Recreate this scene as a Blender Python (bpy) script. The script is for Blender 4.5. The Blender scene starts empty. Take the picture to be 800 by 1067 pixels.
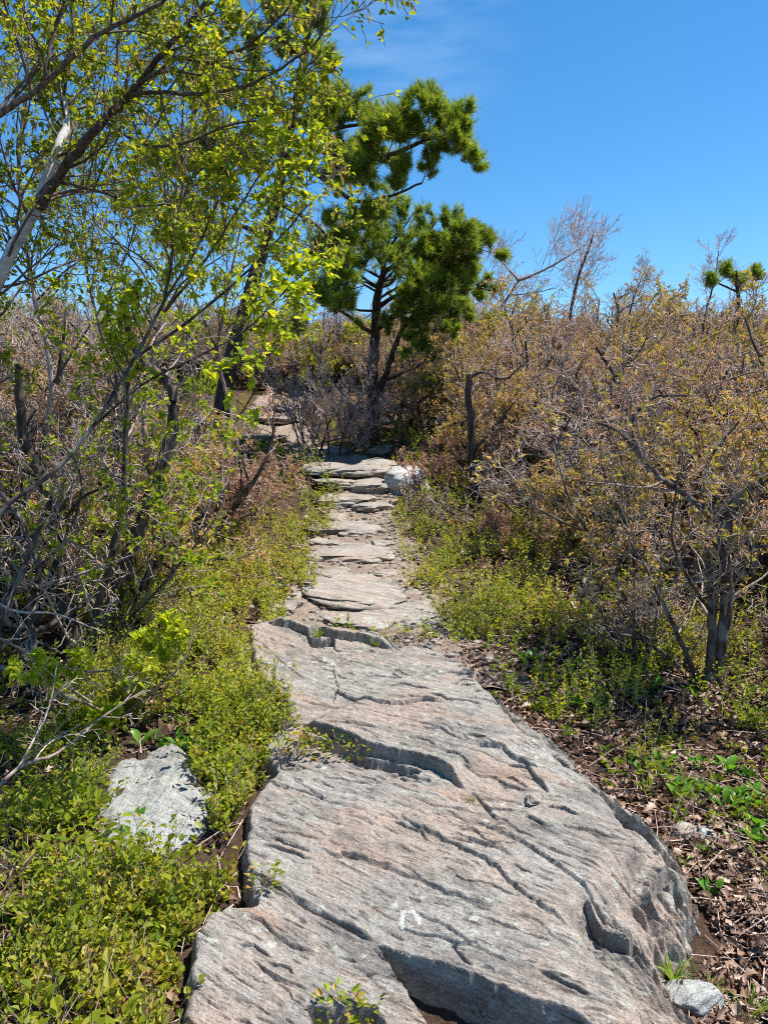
import bpy, math, random
import numpy as np
from mathutils import Vector, Matrix

R = math.radians
sc = bpy.context.scene
COL = sc.collection

# ------------------------------------------------------------------ numpy noise
_prm = np.random.RandomState(7).permutation(4096)
def _hash(ix, iy, seed):
    return _prm[(ix + _prm[(iy + _prm[seed & 4095]) & 4095]) & 4095]
def perlin(x, y, seed=0):
    x = np.asarray(x, float); y = np.asarray(y, float)
    x, y = np.broadcast_arrays(x, y)
    ix = np.floor(x).astype(int); iy = np.floor(y).astype(int)
    fx = x - ix; fy = y - iy
    u = fx*fx*fx*(fx*(fx*6-15)+10); v = fy*fy*fy*(fy*(fy*6-15)+10)
    def g(dx, dy):
        a = _hash(ix+dx, iy+dy, seed) * (2*math.pi/4096)
        return np.cos(a)*(fx-dx) + np.sin(a)*(fy-dy)
    return 1.5*((g(0,0)*(1-u)+g(1,0)*u)*(1-v) + (g(0,1)*(1-u)+g(1,1)*u)*v)
def fbm(x, y, seed=0, o=4, gain=.5):
    r = 0; a = 1; f = 1
    for k in range(o):
        r = r + a*perlin(np.asarray(x)*f+13.7*k, np.asarray(y)*f-7.1*k, seed+k); a *= gain; f *= 2.03
    return r
def sstep(a, b, x):
    t = np.clip((np.asarray(x, float)-a)/(b-a), 0, 1); return t*t*(3-2*t)

# ------------------------------------------------------------------ camera
CAM = np.array([0, 0, 1.6]); PITCH = R(7.0); FPX = 805.0
_Rt = np.array([1, 0, 0]); _Fw = np.array([0, math.cos(PITCH), -math.sin(PITCH)]); _Up = np.array([0, math.sin(PITCH), math.cos(PITCH)])
def ray(u, v): return _Fw + (u-400)/FPX*_Rt + (533.5-v)/FPX*_Up
cd = bpy.data.cameras.new('camera'); cam = bpy.data.objects.new('camera', cd); COL.objects.link(cam)
cam.location = CAM; cam.rotation_euler = (R(90)-PITCH, 0, 0)
cd.sensor_fit = 'VERTICAL'; cd.angle = 2*math.atan(533.5/FPX); cd.clip_start = .05; cd.clip_end = 3000
sc.camera = cam

# ------------------------------------------------------------------ ground shape
_py = np.array([-20, 0, 3, 6.8, 8.8, 9.6, 10.6, 13, 16, 20, 30, 45, 80, 200, 900.])
_pz = np.array([-1.6, 0, .24, .56, .80, .94, 1.03, 1.42, 1.80, 2.28, 3.3, 4.2, 4.6, 4.0, -20.])
def prof(y):
    y = np.asarray(y, float)
    return (np.interp(y-.35, _py, _pz)+np.interp(y, _py, _pz)+np.interp(y+.35, _py, _pz))/3
_cy = np.array([0, 1.7, 2.9, 3.4, 4.5, 6.8, 9.0, 10.2, 11.2, 13, 15, 18, 22, 60.])
_cx = np.array([.3, .27, .18, .05, -.12, -.20, -.25, -.45, -1.15, -1.75, -2.1, -2.4, -2.6, -2.6])
def pathx(y): return np.interp(y, _cy, _cx)
_hw = np.array([.8, .8, .8, .8, .52, .36, .33, .44, .42, .42, .45, .5, .5, .5])
def pathw(y): return np.interp(y, _cy, _hw)
def H(x, y):
    x = np.asarray(x, float); y = np.asarray(y, float)
    z = prof(y)
    d = np.abs(x-pathx(y)) - pathw(y)
    bank = .16*sstep(0, 1.1, d)*sstep(3.8, 5.5, y)
    right = -.10*sstep(.35, 1.1, x)*(1-sstep(2.6, 4.6, y))
    left = .03*sstep(.2, 1.0, -x)*(1-sstep(3., 5., y))
    z = z + bank + right + left + .028*np.clip(x-1, 0, 30)*sstep(4, 9, y) + .02*np.clip(-x-1, 0, 30)*sstep(3, 7, y)
    return z + .05*fbm(x*.8, y*.8, 3, 3)*sstep(0, .6, d+.3) + .012*fbm(x*3.1, y*3.1, 9, 2)
def Hf(x, y): return float(H(x, y))
def G(u, v, up=0.0):
    d = ray(u, v); lo = .6
    t = np.linspace(.6, 45, 4000)
    p = CAM[:, None] + d[:, None]*t
    below = np.where(p[2] < H(p[0], p[1])+up)[0]
    if len(below) == 0: return CAM+d*45
    return p[:, below[0]]
def Gs(pts, up=0.0): return np.array([G(u, v, up)[:2] for u, v in pts])
def W(u, v, y):
    d = ray(u, v); return Vector(CAM + d*(y/d[1]))

# ------------------------------------------------------------------ mesh helper
def mesh(name, verts, faces, mats, parent=None, rnd=None, smooth=False, loc=None, fmat=None):
    """faces: list of int arrays (n,k)."""
    me = bpy.data.meshes.new(name)
    v = np.asarray(verts, np.float32).reshape(-1, 3)
    if loc is not None: v = v - np.asarray(loc, np.float32)
    me.vertices.add(len(v)); me.vertices.foreach_set('co', v.ravel())
    faces = [np.asarray(f, np.int32) for f in faces if len(f)]
    tot = sum(f.size for f in faces); npoly = sum(len(f) for f in faces)
    me.loops.add(tot); me.polygons.add(npoly)
    me.loops.foreach_set('vertex_index', np.concatenate([f.ravel() for f in faces]))
    cnt = np.concatenate([np.full(len(f), f.shape[1], np.int32) for f in faces])
    st = np.concatenate([[0], np.cumsum(cnt)[:-1]]).astype(np.int32)
    me.polygons.foreach_set('loop_start', st)
    me.polygons.foreach_set('use_smooth', np.full(npoly, bool(smooth)))
    if rnd is not None:
        a = me.attributes.new('rnd', 'FLOAT', 'POINT'); a.data.foreach_set('value', np.asarray(rnd, np.float32))
    for m in (mats if isinstance(mats, (list, tuple)) else [mats]): me.materials.append(m)
    if fmat is not None: me.polygons.foreach_set('material_index', np.asarray(fmat, np.int32))
    me.update(calc_edges=True); me.validate()
    o = bpy.data.objects.new(name, me); COL.objects.link(o)
    if loc is not None and parent is None: o.location = loc
    if parent is not None: o.parent = parent
    return o
def tag(o, label=None, cat=None, group=None, kind=None):
    for k, val in (('label', label), ('category', cat), ('group', group), ('kind', kind)):
        if val: o[k] = val
    return o
def thing(name, loc, label, cat, group=None, rz=0):
    o = bpy.data.objects.new(name, None); COL.objects.link(o); o.location = loc; o.rotation_euler.z = rz
    o.empty_display_size = .1
    return tag(o, label, cat, group)
def dup(root, loc, rz, scale, label=None, group=None, tilt=(0, 0)):
    r = root.copy(); COL.objects.link(r); r.location = loc; r.rotation_euler = (tilt[0], tilt[1], rz)
    r.scale = scale if hasattr(scale, '__len__') else (scale,)*3
    if label: r['label'] = label
    if group: r['group'] = group
    for ch in list(root.children):
        c = ch.copy(); COL.objects.link(c); c.parent = r
    return r

# tubes: list of (pts list, radii list)
def tubes(lines, sides):
    if not lines: return np.zeros((0, 3)), np.zeros((0, 4), int), np.zeros(0)
    n = np.array([len(l[0]) for l in lines]); P = np.array([tuple(p) for l in lines for p in l[0]], float)
    r = np.concatenate([np.asarray(l[1], float) for l in lines])
    st = np.concatenate([[0], np.cumsum(n)[:-1]]); last = st+n-1
    nxt = np.arange(len(P))+1; nxt[last] = last; prv = np.arange(len(P))-1; prv[st] = st
    T = P[nxt]-P[prv]; T /= np.maximum(np.linalg.norm(T, axis=1, keepdims=True), 1e-9)
    T0 = np.repeat(T[st], n, axis=0)
    ref = np.where(np.abs(T0[:, 2:3]) > .9, np.array([[1., 0, 0]]), np.array([[0, 0, 1.]]))
    A = np.cross(T, ref); A /= np.maximum(np.linalg.norm(A, axis=1, keepdims=True), 1e-6); B = np.cross(T, A)
    ang = np.arange(sides)*2*math.pi/sides
    V = P[:, None, :] + r[:, None, None]*(np.cos(ang)[None, :, None]*A[:, None, :]+np.sin(ang)[None, :, None]*B[:, None, :])
    i = np.setdiff1d(np.arange(len(P)), last)
    k = np.arange(sides); k2 = (k+1) % sides
    F = np.stack([i[:, None]*sides+k, i[:, None]*sides+k2, (i[:, None]+1)*sides+k2, (i[:, None]+1)*sides+k], -1).reshape(-1, 4)
    return V.reshape(-1, 3), F, np.repeat(np.repeat(np.random.RandomState(len(P)).rand(len(lines)), n), sides)
def tubemesh(name, lines, mat, parent=None, thick=.007):
    big = [l for l in lines if l[1][0] > thick]; sm = [l for l in lines if l[1][0] <= thick]
    v1, f1, r1 = tubes(big, 7); v2, f2, r2 = tubes(sm, 3)
    return mesh(name, np.concatenate([v1, v2]), [np.concatenate([f1, f2+len(v1)])], mat, parent, np.concatenate([r1, r2]), True)

def nrm(a): return a/np.maximum(np.linalg.norm(a, axis=-1, keepdims=True), 1e-9)
def leafgeo(pos, d, up, ln, wr=.5, fold=.25, curl=.2, off=0):
    """ovate leaves, six vertices and two quads each, folded on the midrib"""
    pos = np.asarray(pos); d = nrm(np.asarray(d)); N = len(pos)
    s = nrm(np.cross(d, up)); n = np.cross(s, d)
    ln = np.broadcast_to(np.asarray(ln, float), (N,))[:, None]; wr = np.broadcast_to(np.asarray(wr, float), (N,))[:, None]
    fold = np.broadcast_to(np.asarray(fold, float), (N,))[:, None]; curl = np.broadcast_to(np.asarray(curl, float), (N,))[:, None]
    w = ln*wr
    def P(a, b, c): return pos + d*ln*a + s*w*b + n*(w*c*fold - ln*curl*a*a)
    V = np.stack([P(0, 0, 0), P(.33, .5, 1), P(.7, .36, .8), P(1, 0, 0), P(.7, -.36, .8), P(.33, -.5, 1)], 1).reshape(-1, 3)
    b = off+np.arange(N)[:, None]*6
    F = np.concatenate([b+np.array([[0, 1, 2, 3]]), b+np.array([[0, 3, 4, 5]])])
    return V, F
def leafmesh(name, mat, parent, pos, d, up, ln, rng, **k):
    if len(pos) == 0: return None
    V, F = leafgeo(pos, d, up, ln, **k)
    return mesh(name, V, [F], mat, parent, np.repeat(rng.rand(len(pos)), 6), False)

# ------------------------------------------------------------------ materials
def newmat(name):
    m = bpy.data.materials.new(name); m.use_nodes = True; nt = m.node_tree; nt.nodes.clear()
    out = nt.nodes.new('ShaderNodeOutputMaterial'); return m, nt, out
def nd(nt, t, **kw):
    n = nt.nodes.new(t)
    for k, v in kw.items():
        if k.startswith('i_'):
            key = k[2:]; n.inputs[int(key) if key.isdigit() else key].default_value = v
        else: setattr(n, k, v)
    return n
def ramp(nt, fac, stops, interp='LINEAR'):
    r = nt.nodes.new('ShaderNodeValToRGB'); r.color_ramp.interpolation = interp
    e = r.color_ramp.elements
    while len(e) < len(stops): e.new(.5)
    for i, (p, c) in enumerate(stops): e[i].position = p; e[i].color = (*c, 1) if len(c) == 3 else c
    nt.links.new(fac, r.inputs[0]); return r
def mix(nt, fac, a, b, mode='MIX'):
    m = nt.nodes.new('ShaderNodeMix'); m.data_type = 'RGBA'; m.blend_type = mode
    for s, v in ((0, fac), (6, a), (7, b)):
        if hasattr(v, 'is_linked') or isinstance(v, bpy.types.NodeSocket): nt.links.new(v, m.inputs[s])
        else: m.inputs[s].default_value = v if s == 0 else (*v, 1)
    return m.outputs[2]
def leafmat(name, stops, trans=.4, objvar=.25, rough=.5, tint=(1.25, 1.15, .5), spec=.35):
    m, nt, out = newmat(name); L = nt.links
    at = nd(nt, 'ShaderNodeAttribute', attribute_name='rnd')
    c = ramp(nt, at.outputs['Fac'], stops).outputs[0]
    oi = nd(nt, 'ShaderNodeObjectInfo')
    mr = nd(nt, 'ShaderNodeMapRange', i_3=1-objvar, i_4=1+objvar); L.new(oi.outputs['Random'], mr.inputs[0])
    hs = nd(nt, 'ShaderNodeHueSaturation'); L.new(c, hs.inputs['Color']); L.new(mr.outputs[0], hs.inputs['Value'])
    p = nd(nt, 'ShaderNodeBsdfPrincipled', i_Roughness=rough); L.new(hs.outputs[0], p.inputs['Base Color'])
    p.inputs['Specular IOR Level'].default_value = spec
    if trans > 0:
        t = nd(nt, 'ShaderNodeBsdfTranslucent'); tc = mix(nt, 1.0, hs.outputs[0], tint, 'MULTIPLY'); L.new(tc, t.inputs[0])
        ms = nd(nt, 'ShaderNodeMixShader', i_0=trans); L.new(p.outputs[0], ms.inputs[1]); L.new(t.outputs[0], ms.inputs[2]); L.new(ms.outputs[0], out.inputs[0])
    else: L.new(p.outputs[0], out.inputs[0])
    return m
def barkmat(name, a, b, scale=40, stretch=.25, bump=.5, objvar=.15, lich=None):
    m, nt, out = newmat(name); L = nt.links
    tc = nd(nt, 'ShaderNodeTexCoord'); mp = nd(nt, 'ShaderNodeMapping'); mp.inputs['Scale'].default_value = (1, 1, stretch); L.new(tc.outputs['Object'], mp.inputs[0])
    n = nd(nt, 'ShaderNodeTexNoise', i_Scale=scale, i_Detail=6.0, i_Roughness=.65); L.new(mp.outputs[0], n.inputs['Vector'])
    c = ramp(nt, n.outputs['Fac'], [(.36, a), (.62, b)]).outputs[0]
    if lich:
        n2 = nd(nt, 'ShaderNodeTexNoise', i_Scale=11.0, i_Detail=5.0); L.new(tc.outputs['Object'], n2.inputs['Vector'])
        f = ramp(nt, n2.outputs['Fac'], [(.5, (0, 0, 0)), (.6, (1, 1, 1))]).outputs[0]; c = mix(nt, f, c, lich)
    at = nd(nt, 'ShaderNodeAttribute', attribute_name='rnd'); oi = nd(nt, 'ShaderNodeObjectInfo')
    ad = nd(nt, 'ShaderNodeMath', operation='ADD'); L.new(at.outputs['Fac'], ad.inputs[0]); L.new(oi.outputs['Random'], ad.inputs[1])
    mr = nd(nt, 'ShaderNodeMapRange', i_2=2.0, i_3=1-objvar*1.6, i_4=1+objvar*1.6); L.new(ad.outputs[0], mr.inputs[0])
    hs = nd(nt, 'ShaderNodeHueSaturation'); L.new(c, hs.inputs['Color']); L.new(mr.outputs[0], hs.inputs['Value'])
    p = nd(nt, 'ShaderNodeBsdfPrincipled', i_Roughness=.85); L.new(hs.outputs[0], p.inputs['Base Color']); p.inputs['Specular IOR Level'].default_value = .2
    b_ = nd(nt, 'ShaderNodeBump', i_Strength=bump, i_Distance=.006); L.new(n.outputs['Fac'], b_.inputs['Height']); L.new(b_.outputs[0], p.inputs['Normal'])
    L.new(p.outputs[0], out.inputs[0]); return m

def rockmat(name, ang, tones, lichen=.35, warm=.5, gscale=1.0, lcol=(.36, .37, .32)):
    """foliated schist: grain stretched along ang (world, radians), lichen crusts, iron stains"""
    m, nt, out = newmat(name); L = nt.links
    geo = nd(nt, 'ShaderNodeNewGeometry')
    def coord(sa, sb, sz, rot=ang):
        mp = nd(nt, 'ShaderNodeMapping', vector_type='POINT'); L.new(geo.outputs['Position'], mp.inputs[0])
        mp.inputs['Rotation'].default_value = (0, 0, -rot); m2 = nd(nt, 'ShaderNodeMapping'); L.new(mp.outputs[0], m2.inputs[0])
        m2.inputs['Scale'].default_value = (sa*gscale, sb*gscale, sz*gscale); return m2.outputs[0]
    def noise(vec, s, det=5., ro=.6, dist=0.):
        n = nd(nt, 'ShaderNodeTexNoise', i_Scale=s, i_Detail=det, i_Roughness=ro, i_Distortion=dist); L.new(vec, n.inputs['Vector']); return n.outputs['Fac']
    iso = geo.outputs['Position']
    g1 = noise(coord(3, 42, 30), 1.0, 7., .68, .6)          # bands
    g2 = noise(coord(26, 150, 120), 1.0, 6., .7, 1.2)          # fine grain
    big = noise(iso, 2.1, 4., .6); spk = noise(coord(120, 260, 200), 1.0, 3., .75); med = noise(iso, 16., 6., .7)
    c = ramp(nt, g1, [(.28, tones[0]), (.5, tones[1]), (.72, tones[2])]).outputs[0]
    wf = ramp(nt, big, [(.47, (0, 0, 0)), (.58, (warm,)*3)]).outputs[0]
    c = mix(nt, wf, c, tones[3])
    st = ramp(nt, noise(coord(2, 9, 9), 1.0, 5., .65, .8), [(.55, (0, 0, 0)), (.68, (.75*warm,)*3)]).outputs[0]
    c = mix(nt, st, c, (.30, .185, .12))
    lf = ramp(nt, med, [(.60-.25*lichen, (0, 0, 0)), (.70-.25*lichen, (.75,)*3)]).outputs[0]
    lb = ramp(nt, noise(iso, 1.3, 3., .6), [(.38, (0, 0, 0)), (.6, (1, 1, 1))]).outputs[0]
    lfm = mix(nt, 1.0, lf, lb, 'MULTIPLY')
    pd = ramp(nt, noise(coord(3, 9, 8), 1.0, 6., .7, .6), [(.50, (0, 0, 0)), (.60, (.55,)*3)]).outputs[0]
    c = mix(nt, pd, c, tuple(.42*q for q in tones[1]))
    c = mix(nt, lfm, c, lcol)
    vo = nd(nt, 'ShaderNodeTexVoronoi', i_Scale=19.0); dn = nd(nt, 'ShaderNodeTexNoise', i_Scale=40.0, i_Detail=4.0); L.new(iso, dn.inputs['Vector'])
    vm = nd(nt, 'ShaderNodeVectorMath', operation='MULTIPLY_ADD'); L.new(dn.outputs['Color'], vm.inputs[0]); vm.inputs[1].default_value = (.03,)*3; L.new(iso, vm.inputs[2]); L.new(vm.outputs[0], vo.inputs['Vector'])
    sp = ramp(nt, vo.outputs['Distance'], [(.20, (.8,)*3), (.27, (0, 0, 0))]).outputs[0]
    sm = ramp(nt, noise(iso, 4.5, 3., .6), [(.52, (0, 0, 0)), (.58, (1, 1, 1))]).outputs[0]
    c = mix(nt, mix(nt, 1.0, sp, sm, 'MULTIPLY'), c, tuple(1.12*q for q in lcol))
    c = mix(nt, .8, c, ramp(nt, spk, [(.32, (.42,)*3), (.5, (1., 1, 1)), (.68, (1.5,)*3)]).outputs[0], 'MULTIPLY')
    c = mix(nt, .7, c, ramp(nt, g2, [(.32, (.45,)*3), (.5, (1., 1, 1)), (.68, (1.4,)*3)]).outputs[0], 'MULTIPLY')
    dk = ramp(nt, noise(coord(6, 75, 50), 1.0, 4., .6, .8), [(.60, (1, 1, 1)), (.66, (.30, .28, .26))]).outputs[0]
    c = mix(nt, .8, c, dk, 'MULTIPLY')
    p = nd(nt, 'ShaderNodeBsdfPrincipled', i_Roughness=.78); L.new(c, p.inputs['Base Color']); p.inputs['Specular IOR Level'].default_value = .3
    b1 = nd(nt, 'ShaderNodeBump', i_Strength=.5, i_Distance=.006); L.new(g1, b1.inputs['Height'])
    b2 = nd(nt, 'ShaderNodeBump', i_Strength=.45, i_Distance=.003); L.new(g2, b2.inputs['Height']); L.new(b1.outputs[0], b2.inputs['Normal'])
    b3 = nd(nt, 'ShaderNodeBump', i_Strength=.8, i_Distance=.004); L.new(spk, b3.inputs['Height']); L.new(b2.outputs[0], b3.inputs['Normal'])
    L.new(b3.outputs[0], p.inputs['Normal']); L.new(p.outputs[0], out.inputs[0]); return m

def soilmat(name, cols, fine=180.):
    m, nt, out = newmat(name); L = nt.links
    geo = nd(nt, 'ShaderNodeNewGeometry')
    def noise(s, det=6., ro=.65):
        n = nd(nt, 'ShaderNodeTexNoise', i_Scale=s, i_Detail=det, i_Roughness=ro); L.new(geo.outputs['Position'], n.inputs['Vector']); return n.outputs['Fac']
    a, b, f = noise(3.), noise(28.), noise(fine, 3.)
    c = ramp(nt, b, [(.3, cols[0]), (.5, cols[1]), (.68, cols[2])]).outputs[0]
    c = mix(nt, ramp(nt, a, [(.42, (0, 0, 0)), (.62, (.7,)*3)]).outputs[0], c, cols[3])
    c = mix(nt, .7, c, ramp(nt, f, [(.3, (.3,)*3), (.55, (1., 1, 1)), (.75, (1.6,)*3)]).outputs[0], 'MULTIPLY')
    p = nd(nt, 'ShaderNodeBsdfPrincipled', i_Roughness=.95); L.new(c, p.inputs['Base Color']); p.inputs['Specular IOR Level'].default_value = .1
    b1 = nd(nt, 'ShaderNodeBump', i_Strength=.9, i_Distance=.03); L.new(b, b1.inputs['Height'])
    b2 = nd(nt, 'ShaderNodeBump', i_Strength=.8, i_Distance=.008); L.new(f, b2.inputs['Height']); L.new(b1.outputs[0], b2.inputs['Normal'])
    L.new(b2.outputs[0], p.inputs['Normal']); L.new(p.outputs[0], out.inputs[0]); return m

M = {}
M['ground'] = soilmat('forest_soil', [(.04, .026, .018), (.095, .06, .04), (.16, .105, .07), (.07, .043, .03)])
M['path'] = soilmat('trail_dirt', [(.20, .15, .113), (.335, .262, .203), (.44, .362, .292), (.30, .222, .17)], 220.)
M['leaf'] = leafmat('young_birch_leaf', [(0, (.20, .30, .018)), (.45, (.34, .43, .025)), (.8, (.48, .52, .035)), (1, (.55, .48, .06))], .6)
M['leafgreen'] = leafmat('young_green_leaf', [(0, (.14, .24, .018)), (.5, (.26, .36, .022)), (1, (.40, .46, .035))], .55)
M['blue'] = leafmat('lowbush_leaf', [(0, (.10, .17, .018)), (.3, (.23, .31, .022)), (.72, (.44, .44, .04)), (.9, (.46, .34, .07)), (1, (.38, .17, .07))], .5)
M['broad'] = leafmat('broad_leaf', [(0, (.06, .20, .02)), (.6, (.12, .30, .03)), (1, (.22, .36, .04))], .45, rough=.35)
M['dead'] = leafmat('dead_leaf', [(0, (.06, .032, .02)), (.45, (.17, .095, .06)), (.8, (.32, .20, .135)), (1, (.52, .39, .30))], .15, tint=(1, .8, .6), objvar=0)
M['budor'] = leafmat('orange_catkin', [(0, (.44, .26, .13)), (.5, (.58, .40, .17)), (1, (.62, .50, .20))], .35, tint=(1.1, .9, .5))
M['budgr'] = leafmat('olive_bud', [(0, (.34, .30, .06)), (.5, (.50, .43, .09)), (1, (.58, .42, .15))], .35)
M['budrd'] = leafmat('russet_bud', [(0, (.40, .24, .17)), (.5, (.55, .36, .26)), (1, (.60, .44, .30))], .3, tint=(1.1, .85, .6))
M['needle'] = leafmat('pine_needle', [(0, (.085, .15, .03)), (.5, (.20, .29, .045)), (.85, (.36, .44, .07)), (1, (.46, .36, .11))], .55, tint=(1.3, 1.2, .4), objvar=.1)
M['grass'] = leafmat('grass_blade', [(0, (.10, .22, .02)), (.7, (.22, .34, .04)), (1, (.42, .38, .14))], .4)
M['straw'] = leafmat('dry_straw', [(0, (.28, .20, .10)), (1, (.5, .40, .24))], .2)
M['twig'] = barkmat('grey_twig', (.19, .145, .122), (.50, .405, .345), 60, .3, .4, .3)
M['twigdk'] = barkmat('dark_twig', (.045, .035, .03), (.20, .155, .13), 60, .3, .4, .3)
M['twigbr'] = barkmat('brown_twig', (.22, .155, .13), (.52, .385, .325), 60, .3, .4, .3)
M['twigpu'] = barkmat('purple_grey_twig', (.24, .185, .18), (.54, .44, .43), 60, .3, .4, .3)
M['scrub'] = barkmat('scrub_oak_bark', (.022, .017, .015), (.135, .10, .085), 45, .35, 1.0, .15, (.20, .185, .165))
M['darkbark'] = barkmat('dark_bark', (.022, .017, .015), (.12, .095, .08), 38, .22, .9, .1)
M['birch'] = barkmat('pale_birch_bark', (.36, .34, .33), (.62, .60, .58), 22, 1.5, .3, .05)
M['pine'] = barkmat('pine_bark', (.018, .013, .011), (.105, .072, .055), 24, .3, 1.0, .1)

# ------------------------------------------------------------------ light and sky
SUN_AZ = R(80); SUN_EL = R(63)      # azimuth clockwise from +Y towards +X
sd_ = Vector((math.sin(SUN_AZ)*math.cos(SUN_EL), math.cos(SUN_AZ)*math.cos(SUN_EL), math.sin(SUN_EL)))
sl = bpy.data.lights.new('sun', 'SUN'); sl.energy = 4.7; sl.angle = R(.5); sl.color = (1, .955, .89)
so = bpy.data.objects.new('sun', sl); COL.objects.link(so); so.rotation_euler = (-sd_).to_track_quat('-Z', 'Y').to_euler(); so.location = (6, 3, 12)
wd = bpy.data.worlds.new('World'); sc.world = wd; wd.use_nodes = True; nt = wd.node_tree
bg = nt.nodes['Background']; bg.inputs[1].default_value = .085
sk = nd(nt, 'ShaderNodeTexSky', sky_type='NISHITA', sun_disc=False, sun_elevation=SUN_EL, sun_rotation=SUN_AZ, altitude=300, air_density=1.0, dust_density=.0, ozone_density=6.0)
hs = nd(nt, 'ShaderNodeHueSaturation'); hs.inputs['Saturation'].default_value = 1.22; hs.inputs['Value'].default_value = 1.14; hs.inputs['Hue'].default_value = .494
nt.links.new(sk.outputs[0], hs.inputs['Color'])
tcw = nd(nt, 'ShaderNodeTexCoord'); mpw = nd(nt, 'ShaderNodeMapping'); mpw.inputs['Scale'].default_value = (3, 3, 16); mpw.inputs['Rotation'].default_value = (.2, .25, 0); nt.links.new(tcw.outputs['Generated'], mpw.inputs[0])
nw = nd(nt, 'ShaderNodeTexNoise', i_Scale=2.2, i_Detail=6.0, i_Roughness=.55); nt.links.new(mpw.outputs[0], nw.inputs['Vector'])
vd = nd(nt, 'ShaderNodeVectorMath', operation='DOT_PRODUCT'); nt.links.new(tcw.outputs['Generated'], vd.inputs[0]); vd.inputs[1].default_value = Vector(ray(395, 0)).normalized()
cl1 = ramp(nt, vd.outputs['Value'], [(.985, (0, 0, 0)), (1, (1, 1, 1))]).outputs[0]; cl2 = ramp(nt, nw.outputs['Fac'], [(.42, (0, 0, 0)), (.7, (.14,)*3)]).outputs[0]
nt.links.new(mix(nt, mix(nt, 1.0, cl1, cl2, 'MULTIPLY'), hs.outputs[0], (7, 8.5, 10)), bg.inputs[0])
sc.view_settings.view_transform = 'Standard'; sc.view_settings.look = 'None'; sc.view_settings.exposure = .90; sc.view_settings.gamma = 1
sc.cycles.max_bounces = 5; sc.cycles.diffuse_bounces = 3; sc.cycles.glossy_bounces = 1; sc.cycles.transmission_bounces = 3
sc.cycles.caustics_reflective = False; sc.cycles.caustics_refractive = False
sc.cycles.use_denoising = False; sc.cycles.filter_width = 1.1; sc.cycles.sample_clamp_indirect = 3

# ------------------------------------------------------------------ terrain
def axis(parts):
    return np.unique(np.concatenate([np.arange(a, b, s) for a, b, s in parts]))
gx = axis([(-900, -120, 130), (-120, -30, 9), (-30, -6, .6), (-6, -2.2, .12), (-2.2, 2.6, .024), (2.6, 6, .12), (6, 30, .6), (30, 120, 9), (120, 920, 130)])
gy = axis([(-60, -4, 6), (-4, 1.2, .3), (1.2, 4.2, .02), (4.2, 8, .05), (8, 14, .12), (14, 40, .6), (40, 130, 6), (130, 1000, 80)])
X, Y = np.meshgrid(gx, gy)
Z = H(X, Y) + .008*fbm(X*14, Y*14, 21, 3)*(np.abs(X) < 4)*(Y < 12)
nx, ny = len(gx), len(gy)
idx = np.arange(nx*ny).reshape(ny, nx)
gf = np.stack([idx[:-1, :-1], idx[:-1, 1:], idx[1:, 1:], idx[1:, :-1]], -1).reshape(-1, 4)
tag(mesh('ground', np.stack([X, Y, Z], -1), [gf], M['ground'], smooth=True), kind='structure')
# dirt trail sheet
ty = axis([(3.6, 9.9, .025), (9.9, 18.2, .06)]); tx = np.linspace(-1, 1, 90)
TX, TY = np.meshgrid(tx, ty)
PX = pathx(TY)+TX*(pathw(TY)+.25)
e = pathw(TY)-np.abs(PX-pathx(TY)) + .14*fbm(PX*2.2, TY*2.2, 31, 3)
TZ = H(PX, TY)+.008*fbm(PX*14, TY*14, 21, 3) + np.where(e > 0, .012, .012+e*.4) + .006*fbm(PX*22, TY*22, 77, 2)*(e > 0)
idx = np.arange(TX.size).reshape(TX.shape)
tf = np.stack([idx[:-1, :-1], idx[:-1, 1:], idx[1:, 1:], idx[1:, :-1]], -1).reshape(-1, 4)
tag(mesh('trail', np.stack([PX, TY, TZ], -1), [tf], M['path'], smooth=True), kind='structure')

# ------------------------------------------------------------------ rock outcrop
def poly_sd(x, y, P):
    """signed distance, positive inside"""
    x = np.asarray(x); y = np.asarray(y); d = np.full(x.shape, 1e9); ins = np.zeros(x.shape, bool)
    n = len(P)
    for i in range(n):
        ax, ay = P[i]; bx, by = P[(i+1) % n]; ex, ey = bx-ax, by-ay
        t = np.clip(((x-ax)*ex+(y-ay)*ey)/(ex*ex+ey*ey+1e-12), 0, 1)
        d = np.minimum(d, (x-ax-t*ex)**2+(y-ay-t*ey)**2)
        c = ((ay > y) != (by > y)) & (x < (bx-ax)*(y-ay)/((by-ay) if abs(by-ay) > 1e-12 else 1e-12)+ax)
        ins ^= c
    return np.where(ins, 1, -1)*np.sqrt(d)
def line_sd(x, y, P):
    """distance to a polyline, side (+1 = left of travel), parameter 0..1"""
    d = np.full(x.shape, 1e9); side = np.zeros(x.shape); par = np.zeros(x.shape)
    seg = [math.hypot(P[i+1][0]-P[i][0], P[i+1][1]-P[i][1]) for i in range(len(P)-1)]; tot = sum(seg); acc = 0
    for i in range(len(P)-1):
        ax, ay = P[i]; bx, by = P[i+1]; ex, ey = bx-ax, by-ay
        t = np.clip(((x-ax)*ex+(y-ay)*ey)/(ex*ex+ey*ey+1e-12), 0, 1)
        dd = np.hypot(x-ax-t*ex, y-ay-t*ey); m = dd < d
        d = np.where(m, dd, d); side = np.where(m, np.sign(ex*(y-ay)-ey*(x-ax)), side); par = np.where(m, (acc+t*seg[i])/tot, par); acc += seg[i]
    return d, side, par
UPR = .10
a_, b_ = G(300, 830, UPR), G(600, 955, UPR); GANG = math.atan2(b_[1]-a_[1], b_[0]-a_[0])
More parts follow.
